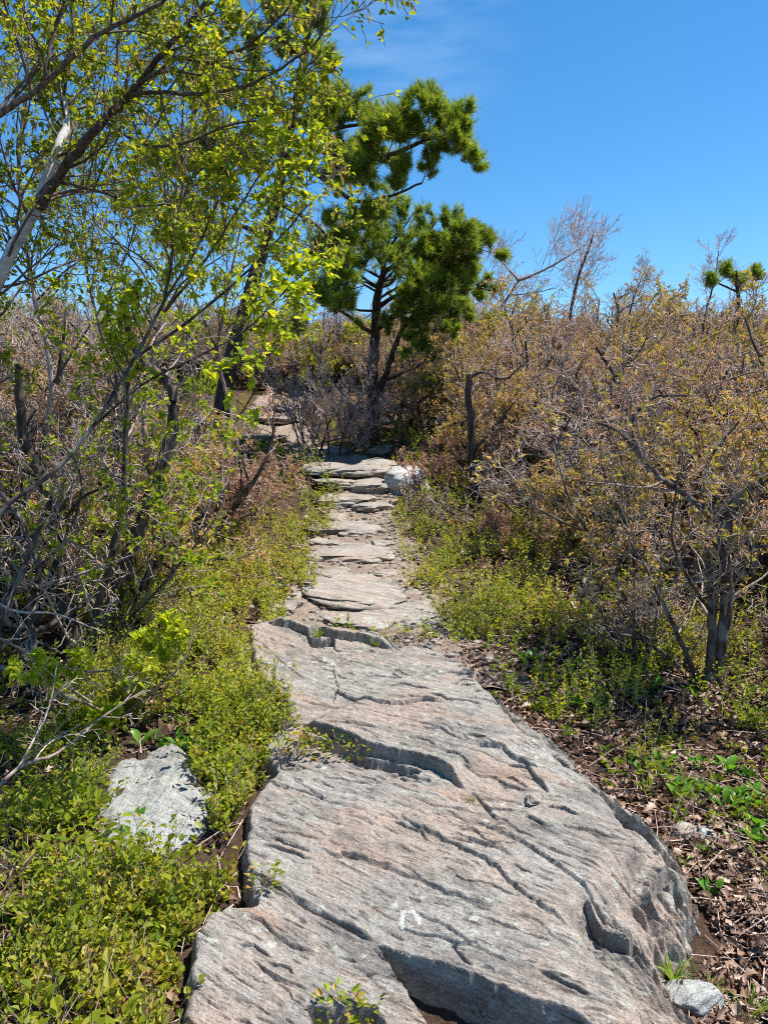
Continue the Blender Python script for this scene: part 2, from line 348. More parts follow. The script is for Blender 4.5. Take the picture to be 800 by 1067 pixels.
def strata(x, y, ang=GANG, amp=1.0, seed=0):
    wx = .07*perlin(x*1.3, y*1.3, seed+40)+.012*perlin(x*6, y*6, seed+42); wy = .07*perlin(x*1.3, y*1.3, seed+41)+.012*perlin(x*6, y*6, seed+43)
    a = (x+wx)*math.cos(ang)+(y+wy)*math.sin(ang); s = -(x+wx)*math.sin(ang)+(y+wy)*math.cos(ang)
    z = .008*fbm(a*1.2, s*3, seed+1, 3)
    for k, (f, h, al, th) in enumerate(((4, .004, 1.3, .25), (14, .0022, 3.0, .2), (37, .0026, 6.0, .1), (85, .0022, 10, .0))):
        q = s*f + 1.1*perlin(a*al*.6, s*f*.17, seed+5+k) + .35*perlin(a*al*2.7, s*f*.4, seed+15+k)
        fr = q-np.floor(q); cell = np.floor(q)
        saw = np.where(fr < .10, fr/.10, ((1-fr)/.90)**1.5)
        msk = sstep(th, th+.22, perlin(a*al+cell*3.71, cell*1.37+.5, seed+25+k))   # every layer breaks off at its own places
        z = z + h*saw*msk
    pit = sstep(.50, .66, perlin(a*11, s*70, seed+33))
    z = z - .006*pit + .0035*fbm(x*23, y*23, seed+60, 3) - .003*np.abs(fbm(a*9, s*22, seed+61, 3))
    return z*amp
OUT = [(190, 965), (212, 940), (240, 930), (262, 932), (250, 905), (245, 870), (250, 835), (270, 803), (285, 790), (272, 775), (276, 755), (300, 748), (300, 728), (268, 700), (256, 668), (258, 650), (282, 644), (310, 652), (340, 655), (366, 655), (398, 662), (412, 668), (445, 668), (475, 683), (500, 700), (540, 733), (580, 768), (620, 806), (660, 846), (700, 886), (728, 920), (743, 946), (735, 965), (706, 988), (690, 1008), (700, 1032), (724, 1050), (748, 1075), (765, 1125), (770, 1200), (170, 1200), (182, 1080), (190, 1020)]
OUTG = Gs(OUT, UPR)
LEDGES = [  # pixel polyline with the high side to the LEFT of travel (in ground coordinates), height, falloff
    ([(312, 750), (345, 766), (372, 780), (402, 790), (450, 806), (488, 832)], .05, .6),
    ([(492, 792), (520, 800), (545, 815), (556, 834), (578, 850)], .016, .10),
    ([(500, 868), (565, 910), (610, 948), (638, 985), (682, 1012)], .009, .08),
    ([(606, 955), (628, 990), (660, 1008), (690, 1016)], .045, .07),
    ([(258, 905), (285, 922), (320, 942), (360, 962), (402, 984)], .004, .1),
    ([(276, 650), (300, 655), (325, 664), (352, 660), (385, 668), (412, 676)], .045, .5),
    ([(345, 712), (372, 728), (405, 738), (440, 736), (470, 742)], .014, .3),
    ([(300, 800), (340, 830), (390, 850)], .006, .1),
    ([(330, 880), (400, 905), (470, 945), (520, 960)], .008, .12),
    ([(430, 860), (500, 905), (560, 960), (600, 1000)], .010, .12),
    ([(345, 668), (352, 690), (350, 712)], -.02, .1),
]
LEDG = [(Gs(p, UPR), h, l) for p, h, l in LEDGES]
PITS = [([(396, 980), (440, 1002), (500, 1036), (575, 1064), (640, 1110), (640, 1190), (480, 1190), (448, 1080), (425, 1040), (410, 1005)], .21, .022),
        ([(322, 1040), (350, 1047), (388, 1053), (400, 1080), (410, 1120), (345, 1120), (335, 1070)], .12, .02),
        ([(290, 786), (318, 760), (345, 770), (372, 783), (402, 793), (440, 809), (438, 813), (395, 800), (362, 790), (330, 792), (300, 794)], .038, .008),
        ([(318, 662), (330, 656), (350, 660), (346, 672), (326, 672)], .05, .012)]
PITG = [(Gs(p, UPR), dp, w) for p, dp, w in PITS]
_cr = random.Random(77); CRACKS = []
for p_, dp_, w_ in (([(252, 902), (285, 920), (320, 940), (360, 960), (404, 984)], .022, .005), ([(305, 722), (345, 735), (400, 742)], .012, .004), ([(345, 690), (352, 712), (345, 735)], .014, .004), ([(488, 832), (498, 842), (520, 870)], .014, .004), ([(262, 655), (300, 690), (330, 715)], .008, .003), ([(420, 760), (460, 775), (492, 792)], .008, .003)): CRACKS.append((Gs(p_, UPR), dp_, w_))
for _ in range(220):
    cx_, cy_ = _cr.uniform(-.7, 1.1), _cr.uniform(1.4, 4.4); a_ = GANG+_cr.gauss(0, .13); n_ = _cr.randint(3, 7); st_ = _cr.uniform(.012, .05); pl = [(cx_, cy_)]
    for k in range(n_):
        a2 = a_+_cr.gauss(0, .28); pl.append((pl[-1][0]+st_*math.cos(a2), pl[-1][1]+st_*math.sin(a2)))
    CRACKS.append((np.array(pl), _cr.uniform(.004, .014)*(1 if _cr.random() < .75 else 1.6), _cr.uniform(.0018, .0042)))
def cracks(x, y, z):
    for P, dp, w in CRACKS:
        m = (x > P[:, 0].min()-.09) & (x < P[:, 0].max()+.09) & (y > P[:, 1].min()-.09) & (y < P[:, 1].max()+.09)
        if not m.any(): continue
        d, s, t = line_sd(x[m], y[m], P); tp = sstep(0, .25, t)*sstep(1, .75, t); ss = d*s
        z[m] += tp*(-dp*np.exp(-(d/w)**2)+dp*.45*sstep(-.002, .003, ss)*np.exp(-np.maximum(ss, 0)/.025))
    return z
def outcrop(x, y):
    jx = x+.022*fbm(x*4, y*4, 50, 2)+.006*fbm(x*24, y*24, 51, 2); jy = y+.022*fbm(x*4, y*4, 55, 2)+.006*fbm(x*24, y*24, 56, 2)
    e = poly_sd(jx, jy, OUTG) + sstep(.2, .5, x)*(.05*fbm(x*2.3, y*2.3, 57, 3)+.02*np.abs(fbm(x*9, y*9, 58, 2)))
    w = .035+.30*sstep(.05, .55, x-.15*(y-2))*sstep(4.6, 3.2, y)
    w = np.minimum(w, .27)
    dome = np.sqrt(np.clip(1-(1-np.clip(e/w, 0, 1))**2, 0, 1))
    ca0, sa0 = math.cos(GANG-.45), math.sin(GANG-.45); tn = 1.3*fbm((x*ca0+y*sa0)*1.8, (-x*sa0+y*ca0)*7, 66, 3)
    dq = (1-dome)*3.2+tn*sstep(.0, .25, 1-dome); dq2 = np.floor(dq)+sstep(.0, .22, dq-np.floor(dq))
    dome = np.where(w > .08, np.clip(1-(.25*dq+.75*dq2-tn*sstep(.0, .25, 1-dome))/3.2, -.1, 1.08), dome)
    h0 = .075+.03*fbm(x*1.3, y*1.3, 70, 2) + .075*sstep(-.35, .5, x)*sstep(4.2, 2.8, y)
    z = H(x, y)*0 + prof(y) + .03*sstep(.2, 1., -x) + (h0+.12)*dome - .12
    top = strata(x, y)
    for P, h, l in LEDG:
        d, s, t = line_sd(jx, jy, P)
        ss = d*s
        z = z + h*sstep(-.003, .005, ss)*np.exp(-np.maximum(ss, 0)/l)*sstep(0, .12, t)*sstep(1, .85, t)
        z = z - min(.014, abs(h)*.6)*np.exp(-(np.abs(ss+.003)/.0045)**2)*sstep(0, .1, t)*sstep(1, .9, t)
    for P, dp, w2 in PITG:
        pq = np.clip((poly_sd(jx, jy, P)+.006)/(w2*1.5 if dp > .1 else w2), 0, 1); pn = .35*fbm(x*7, y*16, 91, 3) if dp > .1 else 0
        z = z - dp*(sstep(0, 1, pq) if dp < .1 else np.clip(.35*pq+.65*sstep(0, 1, np.clip(pq*1.2+pn*(pq > 0)*(pq < 1), 0, 1)), 0, 1))
    # scaly weathered flank
    fl = sstep(.35, .02, e)*sstep(.25, .6, x)
    ca, sa = math.cos(GANG-.55), math.sin(GANG-.55)
    rg = np.abs(fbm((x*ca+y*sa)*5, (-x*sa+y*ca)*24, 81, 4))
    z = z + top*(1-.3*fl) - fl*.024*(.5-np.minimum(rg, .5)) + fl*.010*fbm(x*11, y*11, 85, 3)
    z = cracks(x, y, z); z = np.where(e < 0, z + e*1.6, z)
    return z, e
MR = rockmat('schist', GANG, [(.118, .105, .092), (.255, .232, .203), (.36, .332, .297), (.315, .245, .197)], .3, .8)
MR2 = rockmat('lichen_schist', GANG, [(.09, .09, .085), (.215, .215, .20), (.34, .345, .33), (.26, .24, .21)], .8, .3, lcol=(.35, .36, .33))
MRB = rockmat('white_boulder', .3, [(.34, .33, .31), (.44, .435, .41), (.50, .495, .47), (.44, .42, .37)], .5, .3, gscale=.4, lcol=(.48, .48, .45))
MR3 = rockmat('far_schist', GANG, [(.14, .118, .10), (.30, .262, .222), (.43, .385, .335), (.35, .275, .22)], .3, .6)
MR4 = rockmat('cool_grey_boulder', 0.4, [(.10, .10, .105), (.27, .275, .28), (.45, .455, .45), (.36, .34, .31)], .6, .2)  # cool grey rock tones with broad lichen patches
ky = np.exp(np.arange(math.log(1.25), math.log(4.75), .0018)); kx = np.arange(-.42, .62, .0016)
KX, KY = np.meshgrid(kx, ky); RX = KX*KY; RY = KY+0*KX
RZ, RE = outcrop(RX, RY)
SLABS = [([(150, 990), (205, 925), (262, 925), (300, 944), (350, 968), (400, 988), (425, 1040), (470, 1200), (100, 1200)], 'smooth grey slab with fine flat grain'),
         ([(250, 790), (262, 745), (300, 738), (330, 762), (366, 790), (352, 800), (300, 800)], 'small wedge of grey rock behind a leafy crack'),
         ([(300, 745), (345, 725), (405, 738), (440, 736), (470, 742), (500, 775), (494, 800), (488, 834), (450, 808), (402, 792), (345, 768)], 'grey slab with a dark undercut front lip'),
         ([(240, 640), (282, 640), (318, 662), (345, 690), (350, 712), (345, 728), (300, 742), (250, 720)], 'pale lichened slab at the top corner'),
         ([(318, 640), (470, 640), (480, 690), (470, 742), (440, 736), (405, 738), (350, 722), (345, 690), (318, 662)], 'broad upper slab with a shadowed step')]
lab = np.zeros(RX.shape, int)
for i, (p, _) in enumerate(SLABS): lab[(poly_sd(RX, RY, Gs(p, UPR)) > 0) & (lab == 0)] = i+1
base = G(450, 850, 0)
orc = thing('bedrock_outcrop', base, 'broad tilted grey bedrock outcrop with long cracks filling the trail', 'rock outcrop')
idx = np.arange(RX.size).reshape(RX.shape)
q = np.stack([idx[:-1, :-1], idx[:-1, 1:], idx[1:, 1:], idx[1:, :-1]], -1).reshape(-1, 4)
keep = RE.ravel()[q].max(1) > -.09; ql = lab.ravel()[q[:, 0]]
RV = np.stack([RX, RY, RZ], -1).reshape(-1, 3)
for i in range(len(SLABS)+1):
    f = q[keep & (ql == i)]
    if len(f) == 0: continue
    un, inv = np.unique(f, return_inverse=True)
    o = mesh('rock_slab', RV[un]-base, [inv.reshape(-1, 4)], MR, orc, smooth=False)
    o['label'] = 'large main slab sloping to the dirt edge' if i == 0 else SLABS[i-1][1]
def rock_z(x, y):
    z, e = outcrop(np.array([x]), np.array([y])); return float(z[0]), float(e[0])

# small white ring of lichen on the slab
def on_rock(u, v):
    d = ray(u, v); t = np.linspace(1, 6, 1500); p = CAM[:, None]+d[:, None]*t
    z, e = outcrop(p[0], p[1]); k = np.where(p[2] < z)[0]
    return p[:, k[0]] if len(k) else G(u, v, UPR)
ml, nt_, out_ = newmat('white_lichen'); pb = nd(nt_, 'ShaderNodeBsdfPrincipled', i_Roughness=.9); pb.inputs['Base Color'].default_value = (.37, .37, .345, 1); nt_.links.new(pb.outputs[0], out_.inputs[0])
V, F = [], []
ring = [(419, 966), (417, 957), (421, 951), (429, 951), (434, 956), (437, 964)]
for i in range(len(ring)-1):
    for k in range(4):
        t = k/4; u = ring[i][0]*(1-t)+ring[i+1][0]*t; v = ring[i][1]*(1-t)+ring[i+1][1]*t
        c = on_rock(u+.8*math.sin(i*9+k*5), v+.8*math.cos(i*7+k*3))
        n = len(V); rr = .0052+.002*math.sin(i*5+k*7)
        zc_ = max(rock_z(c[0]+a_*.006, c[1]+b_*.006)[0] for a_ in (-1, 0, 1) for b_ in (-1, 0, 1)); V += [np.array([c[0], c[1], zc_+.002])]
        for j in range(9):
            a = j*2*math.pi/9; q_ = rr*(1+.3*math.sin(j*3+i+k)); x_, y_ = c[0]+q_*1.2*math.cos(a), c[1]+q_*1.5*math.sin(a)
            V.append(np.array([x_, y_, max(rock_z(x_, y_)[0], zc_-.006)+.0008]))
        F += [(n, n+1+j, n+1+(j+1) % 9) for j in range(9)]
o = mesh('lichen_ring', np.array(V), [np.array(F)], ml, loc=on_rock(428, 957), smooth=True)
tag(o, 'small white horseshoe shaped lichen mark on the main rock slab', 'lichen mark')

# low lichen covered rock among the plants
LP = Gs([(108, 806), (126, 782), (150, 786), (176, 766), (206, 776), (214, 806), (228, 822), (224, 864), (200, 880), (150, 898), (106, 880), (98, 842)], .03)
c0 = LP.mean(0); s = np.linspace(-.42, .42, 200); SX, SY = np.meshgrid(c0[0]+s, c0[1]+s*1.25)
jx = SX+.03*fbm(SX*8, SY*8, 150, 3); jy = SY+.03*fbm(SX*8, SY*8, 155, 3); e = poly_sd(jx, jy, LP)
SZ = H(SX, SY)-.06+.085*np.sqrt(np.clip(1-(1-np.clip(e/.07, 0, 1))**2, 0, 1))+strata(SX, SY, GANG-1.2, 1.3, 200)+.025*fbm(SX*5, SY*5, 160, 3)
SZ = np.where(e < 0, SZ+e, SZ)
idx = np.arange(SX.size).reshape(SX.shape); q = np.stack([idx[:-1, :-1], idx[:-1, 1:], idx[1:, 1:], idx[1:, :-1]], -1).reshape(-1, 4)
q = q[e.ravel()[q].max(1) > -.06]; un, inv = np.unique(q, return_inverse=True)
bl = (c0[0], c0[1], Hf(*c0))
tag(mesh('lichen_rock', np.stack([SX, SY, SZ], -1).reshape(-1, 3)[un], [inv.reshape(-1, 4)], MR2, loc=bl, smooth=True), 'pale lichen covered rock sunk among the green ground plants', 'rock')

# ------------------------------------------------------------------ loose and embedded stones
def stone(name, c, rx, ry, rz, seed, mat, label, rot=0, flat=.0, group=None, cut=5):
    rs = np.random.RandomState(seed); nu, nv = 72, 44
    th = np.linspace(0, 2*math.pi, nu, endpoint=False); ph = np.linspace(0, math.pi, nv)
    T, Pp = np.meshgrid(th, ph); V = np.stack([np.sin(Pp)*np.cos(T), np.sin(Pp)*np.sin(T), np.cos(Pp)], -1)
    for _ in range(cut+8):
        n = nrm(rs.randn(3)*np.array([1, 1, .8])); dcut = .66+.22*rs.rand()
        dd = V@n; V = V - np.maximum(dd-dcut, 0)[..., None]*n*.93
    n3 = fbm(V[..., 0]*2+seed, V[..., 1]*2+V[..., 2]*3, seed, 4)
    n4 = fbm(V[..., 0]*7+seed, V[..., 1]*7+V[..., 2]*9, seed+9, 3)
    V = V*(1+.09*n3+.03*n4)[..., None]
    V[..., 2] = np.where(V[..., 2] > flat, flat+(V[..., 2]-flat)*.35, V[..., 2]) if flat else V[..., 2]
    V = V*np.array([rx, ry, rz]); cr, sr = math.cos(rot), math.sin(rot)
    V = np.stack([V[..., 0]*cr-V[..., 1]*sr, V[..., 0]*sr+V[..., 1]*cr, V[..., 2]], -1)
    idx = np.arange(nu*nv).reshape(nv, nu); i2 = np.roll(idx, -1, 1)
    F = np.stack([idx[:-1], idx[1:], i2[1:], i2[:-1]], -1).reshape(-1, 4)
    o = mesh(name, V.reshape(-1, 3), [F], mat, smooth=True); o.location = c
    return tag(o, label, 'rock', group)
def pxstone(name, u, v, wpx, hpx, thick, seed, mat, label, flat=.3, rot=0, sink=.5):
    c = G(u, v); dist = c[1]; rx = wpx*.5*dist/FPX; dep = max(.04, abs(G(u, v-hpx/2)[1]-G(u, v+hpx/2)[1])*.5)
    return stone(name, (c[0], c[1], Hf(c[0], c[1])+thick*(1-sink)-thick*.55), rx*1.3, min(dep, rx*1.9)*1.35, thick*1.2, seed, mat, label, rot, flat)
SPEC = [
    (343, 627, 18, 20, .07, 'small greenish tilted stone standing in the dirt just above the outcrop'),
    (293, 633, 28, 22, .06, 'grey stone at the grassy trail edge just above the outcrop'),
    (376, 553, 38, 16, .08, 'pale stone step below the layered ledge'),
    (331, 566, 18, 13, .07, 'small whitish loose stone beside the bank under the brown bush'),
    (370, 581, 56, 12, .07, 'long thin stone step crossing the narrow dirt trail'),
    (371, 611, 32, 14, .05, 'rounded pale stone embedded midway along the dirt trail'),
    (368, 624, 48, 12, .05, 'long flat stone lying below the rounded pale stone'),
    (383, 640, 38, 15, .05, 'flat pinkish stone in the dirt touching the outcrop top'),
    (412, 634, 50, 17, .055, 'wide flat stone near the bank by the outcrop top'),
    (347, 597, 30, 15, .05, 'low brown stone at the middle bend of the trail'),
    (398, 567, 22, 10, .05, 'small flat stone below the big white boulder'),
    (440, 630, 16, 10, .04, 'small dark stone under the low green bushes'),
    (350, 540, 24, 12, .06, 'dark broken stone in the hollow beneath the layered ledge'),
    (402, 598, 26, 10, .045, 'flat tan stone near the foot of the low bushes'),
    (322, 607, 18, 9, .05, 'small tan stone half buried at the mossy trail edge'),
]
for i, (u, v, w, h, t, l) in enumerate(SPEC): pxstone('trail_stone', u, v, w, h, t, 300+i, MR3, l, rot=.3*math.sin(i*2.1))
_g = random.Random(55); _by = ['near the long flat stone', 'near the rounded pale stone', 'near the long thin step', 'below the small flat stone', 'by the stone step under the layered ledge', 'against the bank opposite the boulder']
for i, (u, v, w, h) in enumerate([(358, 634, 22, 10), (395, 618, 24, 10), (390, 588, 22, 8), (416, 606, 20, 9), (352, 566, 24, 9), (338, 552, 20, 9), (330, 585, 20, 9), (362, 568, 26, 8), (384, 572, 20, 7), (428, 616, 20, 9), (312, 620, 18, 9), (356, 652, 30, 10)]):
    pxstone('trail_stone', u, v, w, h, .05, 340+i, MR3, ('low brownish rock sunk in the dirt ', 'thin grey rock barely showing in the dirt ')[i//6]+_by[i % 6], rot=_g.uniform(-.6, .6), sink=.75)
rng0 = random.Random(3)
for i, (u, v, rx, ry, rz, l) in enumerate([(362, 612, .42, .62, .12, 'broad bedrock hump breaking through the dirt around the rounded pale stone'), (374, 574, .40, .55, .11, 'broad bedrock hump under the long thin stone step'), (392, 642, .46, .36, .10, 'broad low bedrock hump in the dirt where the outcrop begins'), (356, 548, .34, .5, .11, 'broad bedrock hump at the foot of the layered ledge')]):
    p = G(u, v); stone('trail_bedrock', (p[0], p[1], Hf(p[0], p[1])-rz*.12), rx, ry, rz, 380+i, MR3, l, .5*math.sin(i*3+1), .22)
# layered ledge under the pine
c = G(364, 512, .08); LG = Gs([(320, 490), (345, 485), (402, 484), (408, 500), (400, 528), (395, 538), (368, 533), (346, 518), (328, 506)], .1)
led = thing('layered_ledge', (c[0], c[1], Hf(c[0], c[1])), 'flat layered rock ledge stepping up the trail below the pine', 'rock')
for k, (u, v, rx, ry, rz, up_, ro) in enumerate([(388, 530, .22, .30, .09, .02, .3), (360, 524, .34, .34, .10, .03, -.35), (384, 510, .30, .42, .11, .05, .25), (352, 507, .34, .40, .10, .04, -.2), (375, 495, .50, .55, .12, .06, .1), (340, 492, .36, .45, .09, .03, .4), (394, 488, .28, .45, .10, .05, -.3)]):
    p = G(u, v); o = stone('stone_layer', (0, 0, 0), rx, ry, rz, 450+k, MR3, '', ro, .25, cut=9)
    del o['category']
    o.parent = led; o.location = Vector((p[0], p[1], Hf(p[0], p[1])+up_))-led.location; o.rotation_euler = (rng0.uniform(-.05, .12), rng0.uniform(-.08, .08), 0)
def bould(u, v, y, rx, ry, rz, seed, mat, label, rot=0, name='boulder', flat=0, tip=0):
    p = W(u, v, y); stone(name, p, rx, ry, rz, seed, mat, label, rot, flat).rotation_euler.x = tip
def bould_g(u, v, rx, ry, rz, seed, mat, label, rot, name):
    p = G(u, v); stone(name, (p[0], p[1], Hf(p[0], p[1])+rz*.25), rx, ry, rz, seed, mat, label, rot, .3)
bould(425, 506, 8.6, .28, .27, .28, 512, MRB, 'big white rounded boulder beside the layered ledge', .3, flat=.6, tip=.3)
bould(409, 529, 8.5, .12, .15, .16, 513, MR3, 'block of stone wedged under the big white boulder', .8)
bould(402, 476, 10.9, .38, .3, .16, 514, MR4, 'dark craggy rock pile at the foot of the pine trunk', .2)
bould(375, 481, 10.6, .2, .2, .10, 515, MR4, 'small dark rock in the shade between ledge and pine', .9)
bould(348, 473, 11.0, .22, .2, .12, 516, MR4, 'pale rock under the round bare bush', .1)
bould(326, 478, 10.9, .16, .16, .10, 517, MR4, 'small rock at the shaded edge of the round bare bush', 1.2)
bould(437, 478, 10.8, .22, .2, .12, 518, MR3, 'tan rock half hidden in twigs behind the white boulder', .5)
bould_g(272, 458, .5, .7, .10, 519, MR3, 'flat sunlit slab on the upper trail beyond the bend', .2, 'trail_slab')
bould_g(288, 440, .42, .6, .12, 520, MR3, 'far trail slab just under the highest bend', -.2, 'trail_slab')
bould_g(291, 427, .45, .6, .12, 521, MR3, 'farthest pale slab where the trail leaves sight', .1, 'trail_slab')
for i, (u, v, r, l) in enumerate([(252, 926, .035, 'small pale stone at the crack beside the smooth lower slab'), (712, 872, .05, 'grey angular stone on leaf litter beside the outcrop'), (735, 872, .035, 'little white stone on leaf litter beside the grey angular stone'), (722, 1050, .07, 'rough grey stone at the foot of the outcrop by grass'), (555, 835, .03, 'rusty loose chip lodged in the outcrop ledge')]):
    if i == 4: p = on_rock(u, v)
    elif i == 0: p = on_rock(u, v)
    else: p = G(u, v)
    stone('loose_stone', (p[0], p[1], p[2]+r*.2), r*1.3, r, r*.7, 600+i, MR2 if i in (0, 2) else MR4 if i == 3 else MR3, l, i)
#@@VEG
# ------------------------------------------------------------------ growth
rng = random.Random(11); nrs = np.random.RandomState(5)
def rv(g): return Vector((g.gauss(0, 1), g.gauss(0, 1), g.gauss(0, 1)))
def grow(g, p, d, length, r, lvl, P, lines, tips, skip=.25):
    """adds a crooked branch and its children to lines; tips collects (pos, dir, level)"""
    n = max(3, int(P['n'][lvl])); st = length/n; pts = [p.copy()]; rad = [r]; d = d.normalized()
    w = P['wob'][lvl]; up = P['up'][lvl]
    for i in range(n):
        d = (d + rv(g)*w + Vector((0, 0, up))).normalized()
        if g.random() < P.get('kink', 0): d = (d + rv(g)*.55).normalized()
        p = p+d*st; pts.append(p.copy()); rad.append(max(r*(1-.72*(i+1)/n), P['rmin']))
    lines.append((pts, rad))
    if lvl+1 < len(P['n']):
        nc = P['kids'][lvl]; nc = int(nc*(.7+.6*g.random())+.5)
        for k in range(nc):
            t = skip+(1-skip)*(k+g.random())/nc; f = min(t*n, n-.001); i = int(f)
            q = pts[i].lerp(pts[i+1], f-i); ax = (pts[i+1]-pts[i]).normalized()
            side = ax.orthogonal(); side.rotate(Matrix.Rotation(g.random()*6.283, 3, ax))
            ang = P['ang'][lvl]*(.75+.5*g.random())
            cd_ = ax*math.cos(ang)+side*math.sin(ang)
            grow(g, q, cd_, length*P['ratio'][lvl]*(1.1-.55*t)*(.7+.6*g.random()), max(rad[i]*P['rr'], P['rmin']), lvl+1, P, lines, tips)
    if lvl >= len(P['n'])-P.get('leaflv', 2):
        for i in range(1, len(pts)):
            if i > 1 or lvl == len(P['n'])-1: tips.append((pts[i], (pts[i]-pts[i-1]).normalized(), lvl))
def clusters(g, tips, k, spread, gmean, rs, hang=0., up=.3, prob=1.):
    pos, dr = [], []
    for p, d, l in tips:
        if g.random() > prob: continue
        for _ in range(k if g.random() < .8 else k+2):
            pos.append(p+rv(g)*.006); dr.append(d*.5+rv(g)*spread+Vector((0, 0, up-hang)))
    if not pos: return np.zeros((0, 3)), np.zeros((0, 3)), np.zeros((0, 3)), np.zeros(0)
    pos = np.array([tuple(a) for a in pos]); dr = np.array([tuple(a) for a in dr])
    u = nrm(rs.randn(len(pos), 3)*.6+np.array([0, 0, 1.])); ln = gmean*(.6+.7*rs.rand(len(pos)))
    return pos, dr, u, ln

PS = dict(n=[6, 5, 4, 3], wob=[.17, .22, .25, .25], up=[.10, .07, .05, .02], kids=[5, 5, 4], ang=[.75, .8, .8], ratio=[.55, .5, .45], rr=.6, rmin=.0018, kink=.22, leaflv=1)
def scrub(seed, h, stems, P, twigmat, foliage, lean=.45, r0=.021, base=.18):
    """prototype: returns an Empty at the origin with stems and buds or leaves"""
    g = random.Random(seed); rs = np.random.RandomState(seed); lines, tips = [], []
    for i in range(stems):
        a = 6.283*(i+g.random())/stems; d = Vector((math.cos(a)*lean, math.sin(a)*lean, 1))
        grow(g, Vector((math.cos(a)*base*g.random(), math.sin(a)*base*g.random(), -.05)), d, h*(.55+.35*g.random()), r0*(.7+.6*g.random()), 0, P, lines, tips)
    t = thing('shrub', (0, 0, 0), '', 'shrub'); t['proto'] = 1
    tubemesh('stems', [l for l in lines if l[1][0] > .0042], M['scrub'], t)
    tubemesh('twigs', [l for l in lines if l[1][0] <= .0042], twigmat, t)
    for nm, mat, kw, lk in foliage:
        pos, dr, u, ln = clusters(g, tips, rs=rs, **kw)
        leafmesh(nm, mat, t, pos, dr, u, ln, rs, **lk)
    return t
BUD = dict(k=3, spread=.8, gmean=.030, hang=.35)
def budl(mat, prob, k=3, gm=.032, hang=.4, wr=.28, nm='blossom'): return (nm, mat, dict(k=k, spread=.8, gmean=gm, hang=hang, prob=prob), dict(wr=wr, fold=.4, curl=.3))
def leafl(mat, prob, k=2, gm=.035, wr=.6): return ('leaves', mat, dict(k=k, spread=.9, gmean=gm, hang=.1, prob=prob), dict(wr=wr, fold=.25, curl=.25))
PSd = dict(PS, kids=[7, 6, 5]); PSf = dict(PS, n=[6, 5, 4, 3], kids=[6, 6, 5], wob=[.1, .14, .16, .2], up=[.08, .1, .1, .08], ang=[.6, .6, .6], kink=.08)
proto = {'bare': [], 'gold': [], 'russet': [], 'leafy': [], 'round': [], 'dry': [], 'green': []}
for i in range(3):
    proto['bare'].append(scrub(20+i, 1.0, 7, PSd, M['twig'], [budl(M['budrd'], .05, 2, .022)]))
    proto['gold'].append(scrub(30+i, 1.0, 7, PSd, M['twig'], [budl(M['budor'], .40, 2, .025), budl(M['budgr'], .26, 2, .024, .2, .4, 'leaves')]))
    proto['russet'].append(scrub(40+i, 1.0, 7, PSd, M['twigbr'], [budl(M['budrd'], .18, 2, .022), budl(M['budor'], .14, 2, .022, nm='blossom')]))
for i in range(2):
    proto['leafy'].append(scrub(50+i, 1.0, 6, PS, M['twigdk'], [leafl(M['leafgreen'], .6, 2, .036)]))
    proto['green'].append(scrub(55+i, 1.0, 6, PS, M['twig'], [budl(M['budgr'], .5, 2, .036, .2, .42, 'leaves'), leafl(M['leaf'], .5, 2, .036)]))
    proto['dry'].append(scrub(60+i, .8, 9, PSf, M['twigbr'], [budl(M['budrd'], .3, 2, .03, .1, .45, 'leaves')], .75, .009, .25))
proto['round'].append(scrub(70, .9, 12, dict(PSf, kids=[8, 7, 5]), M['twigpu'], [budl(M['budrd'], .2, 1, .02)], .55, .011, .3))
for l in proto.values():
    for t in l: t['n'] = 0
GROUPLAB = {}
CNT = {}
def put(kind, x, y, s, label, group=None, rz=None, sz=None, name=None, tilt=.08):
    l = proto[kind]; t = l[rng.randrange(len(l))]
    loc = (x, y, Hf(x, y)-.02); rz = rng.random()*6.283 if rz is None else rz
    sc_ = (s*(.9+.2*rng.random()), s*(.9+.2*rng.random()), (sz or s)*(.92+.16*rng.random()))
    r = dup(t, loc, rz, sc_, label, group, (rng.uniform(-tilt, tilt), rng.uniform(-tilt, tilt)))
    r['category'] = 'shrub'
    if 'proto' in r: del r['proto']
    if 'n' in r: del r['n']
    if name: r.name = name
    return r
def clear(x, y, m):
    return abs(x-pathx(y)) > pathw(y)+m
# thicket to the sunny side (right) of the trail
placed = []
def scatter(n, xr, yr, mind, cond, fn, tries=6000):
    k = 0
    for _ in range(tries):
        if k >= n: break
        y = yr[0]+(yr[1]-yr[0])*rng.random()**1.0; x0, x1 = xr(y); x = rng.uniform(x0, x1)
        if not cond(x, y): continue
        md = mind(y)
        if any((x-a)**2+(y-b)**2 < md*md for a, b in placed): continue
        placed.append((x, y)); fn(x, y); k += 1
RG = [('gold', 'scrub oak hung with golden catkins in the thicket across the trail from the birch', 'golden scrub oaks of the sunny thicket'),
      ('russet', 'brown twigged scrub oak with russet buds in the thicket across from the birch', 'russet scrub oaks of the sunny thicket'),
      ('bare', 'bare grey tangled scrub oak in the thicket across the trail from the birch', 'bare grey scrub oaks of the sunny thicket'),
      ('green', 'olive budding shrub in the thicket across the trail from the birch', 'olive budding shrubs of the sunny thicket')]
LG_ = [('russet', 'brown twigged shrub in the tangle behind the leafy birch', 'brown shrubs behind the birch'),
       ('bare', 'bare grey shrub in the tangle behind the leafy birch', 'bare grey shrubs behind the birch'),
       ('gold', 'golden budding shrub in the tangle behind the leafy birch', 'golden budding shrubs behind the birch'),
       ('leafy', 'shrub with fresh green leaves in the tangle behind the birch', 'fresh green shrubs behind the birch')]
def pick(tab, wts):
    return tab[rng.choices(range(len(tab)), wts)[0]]
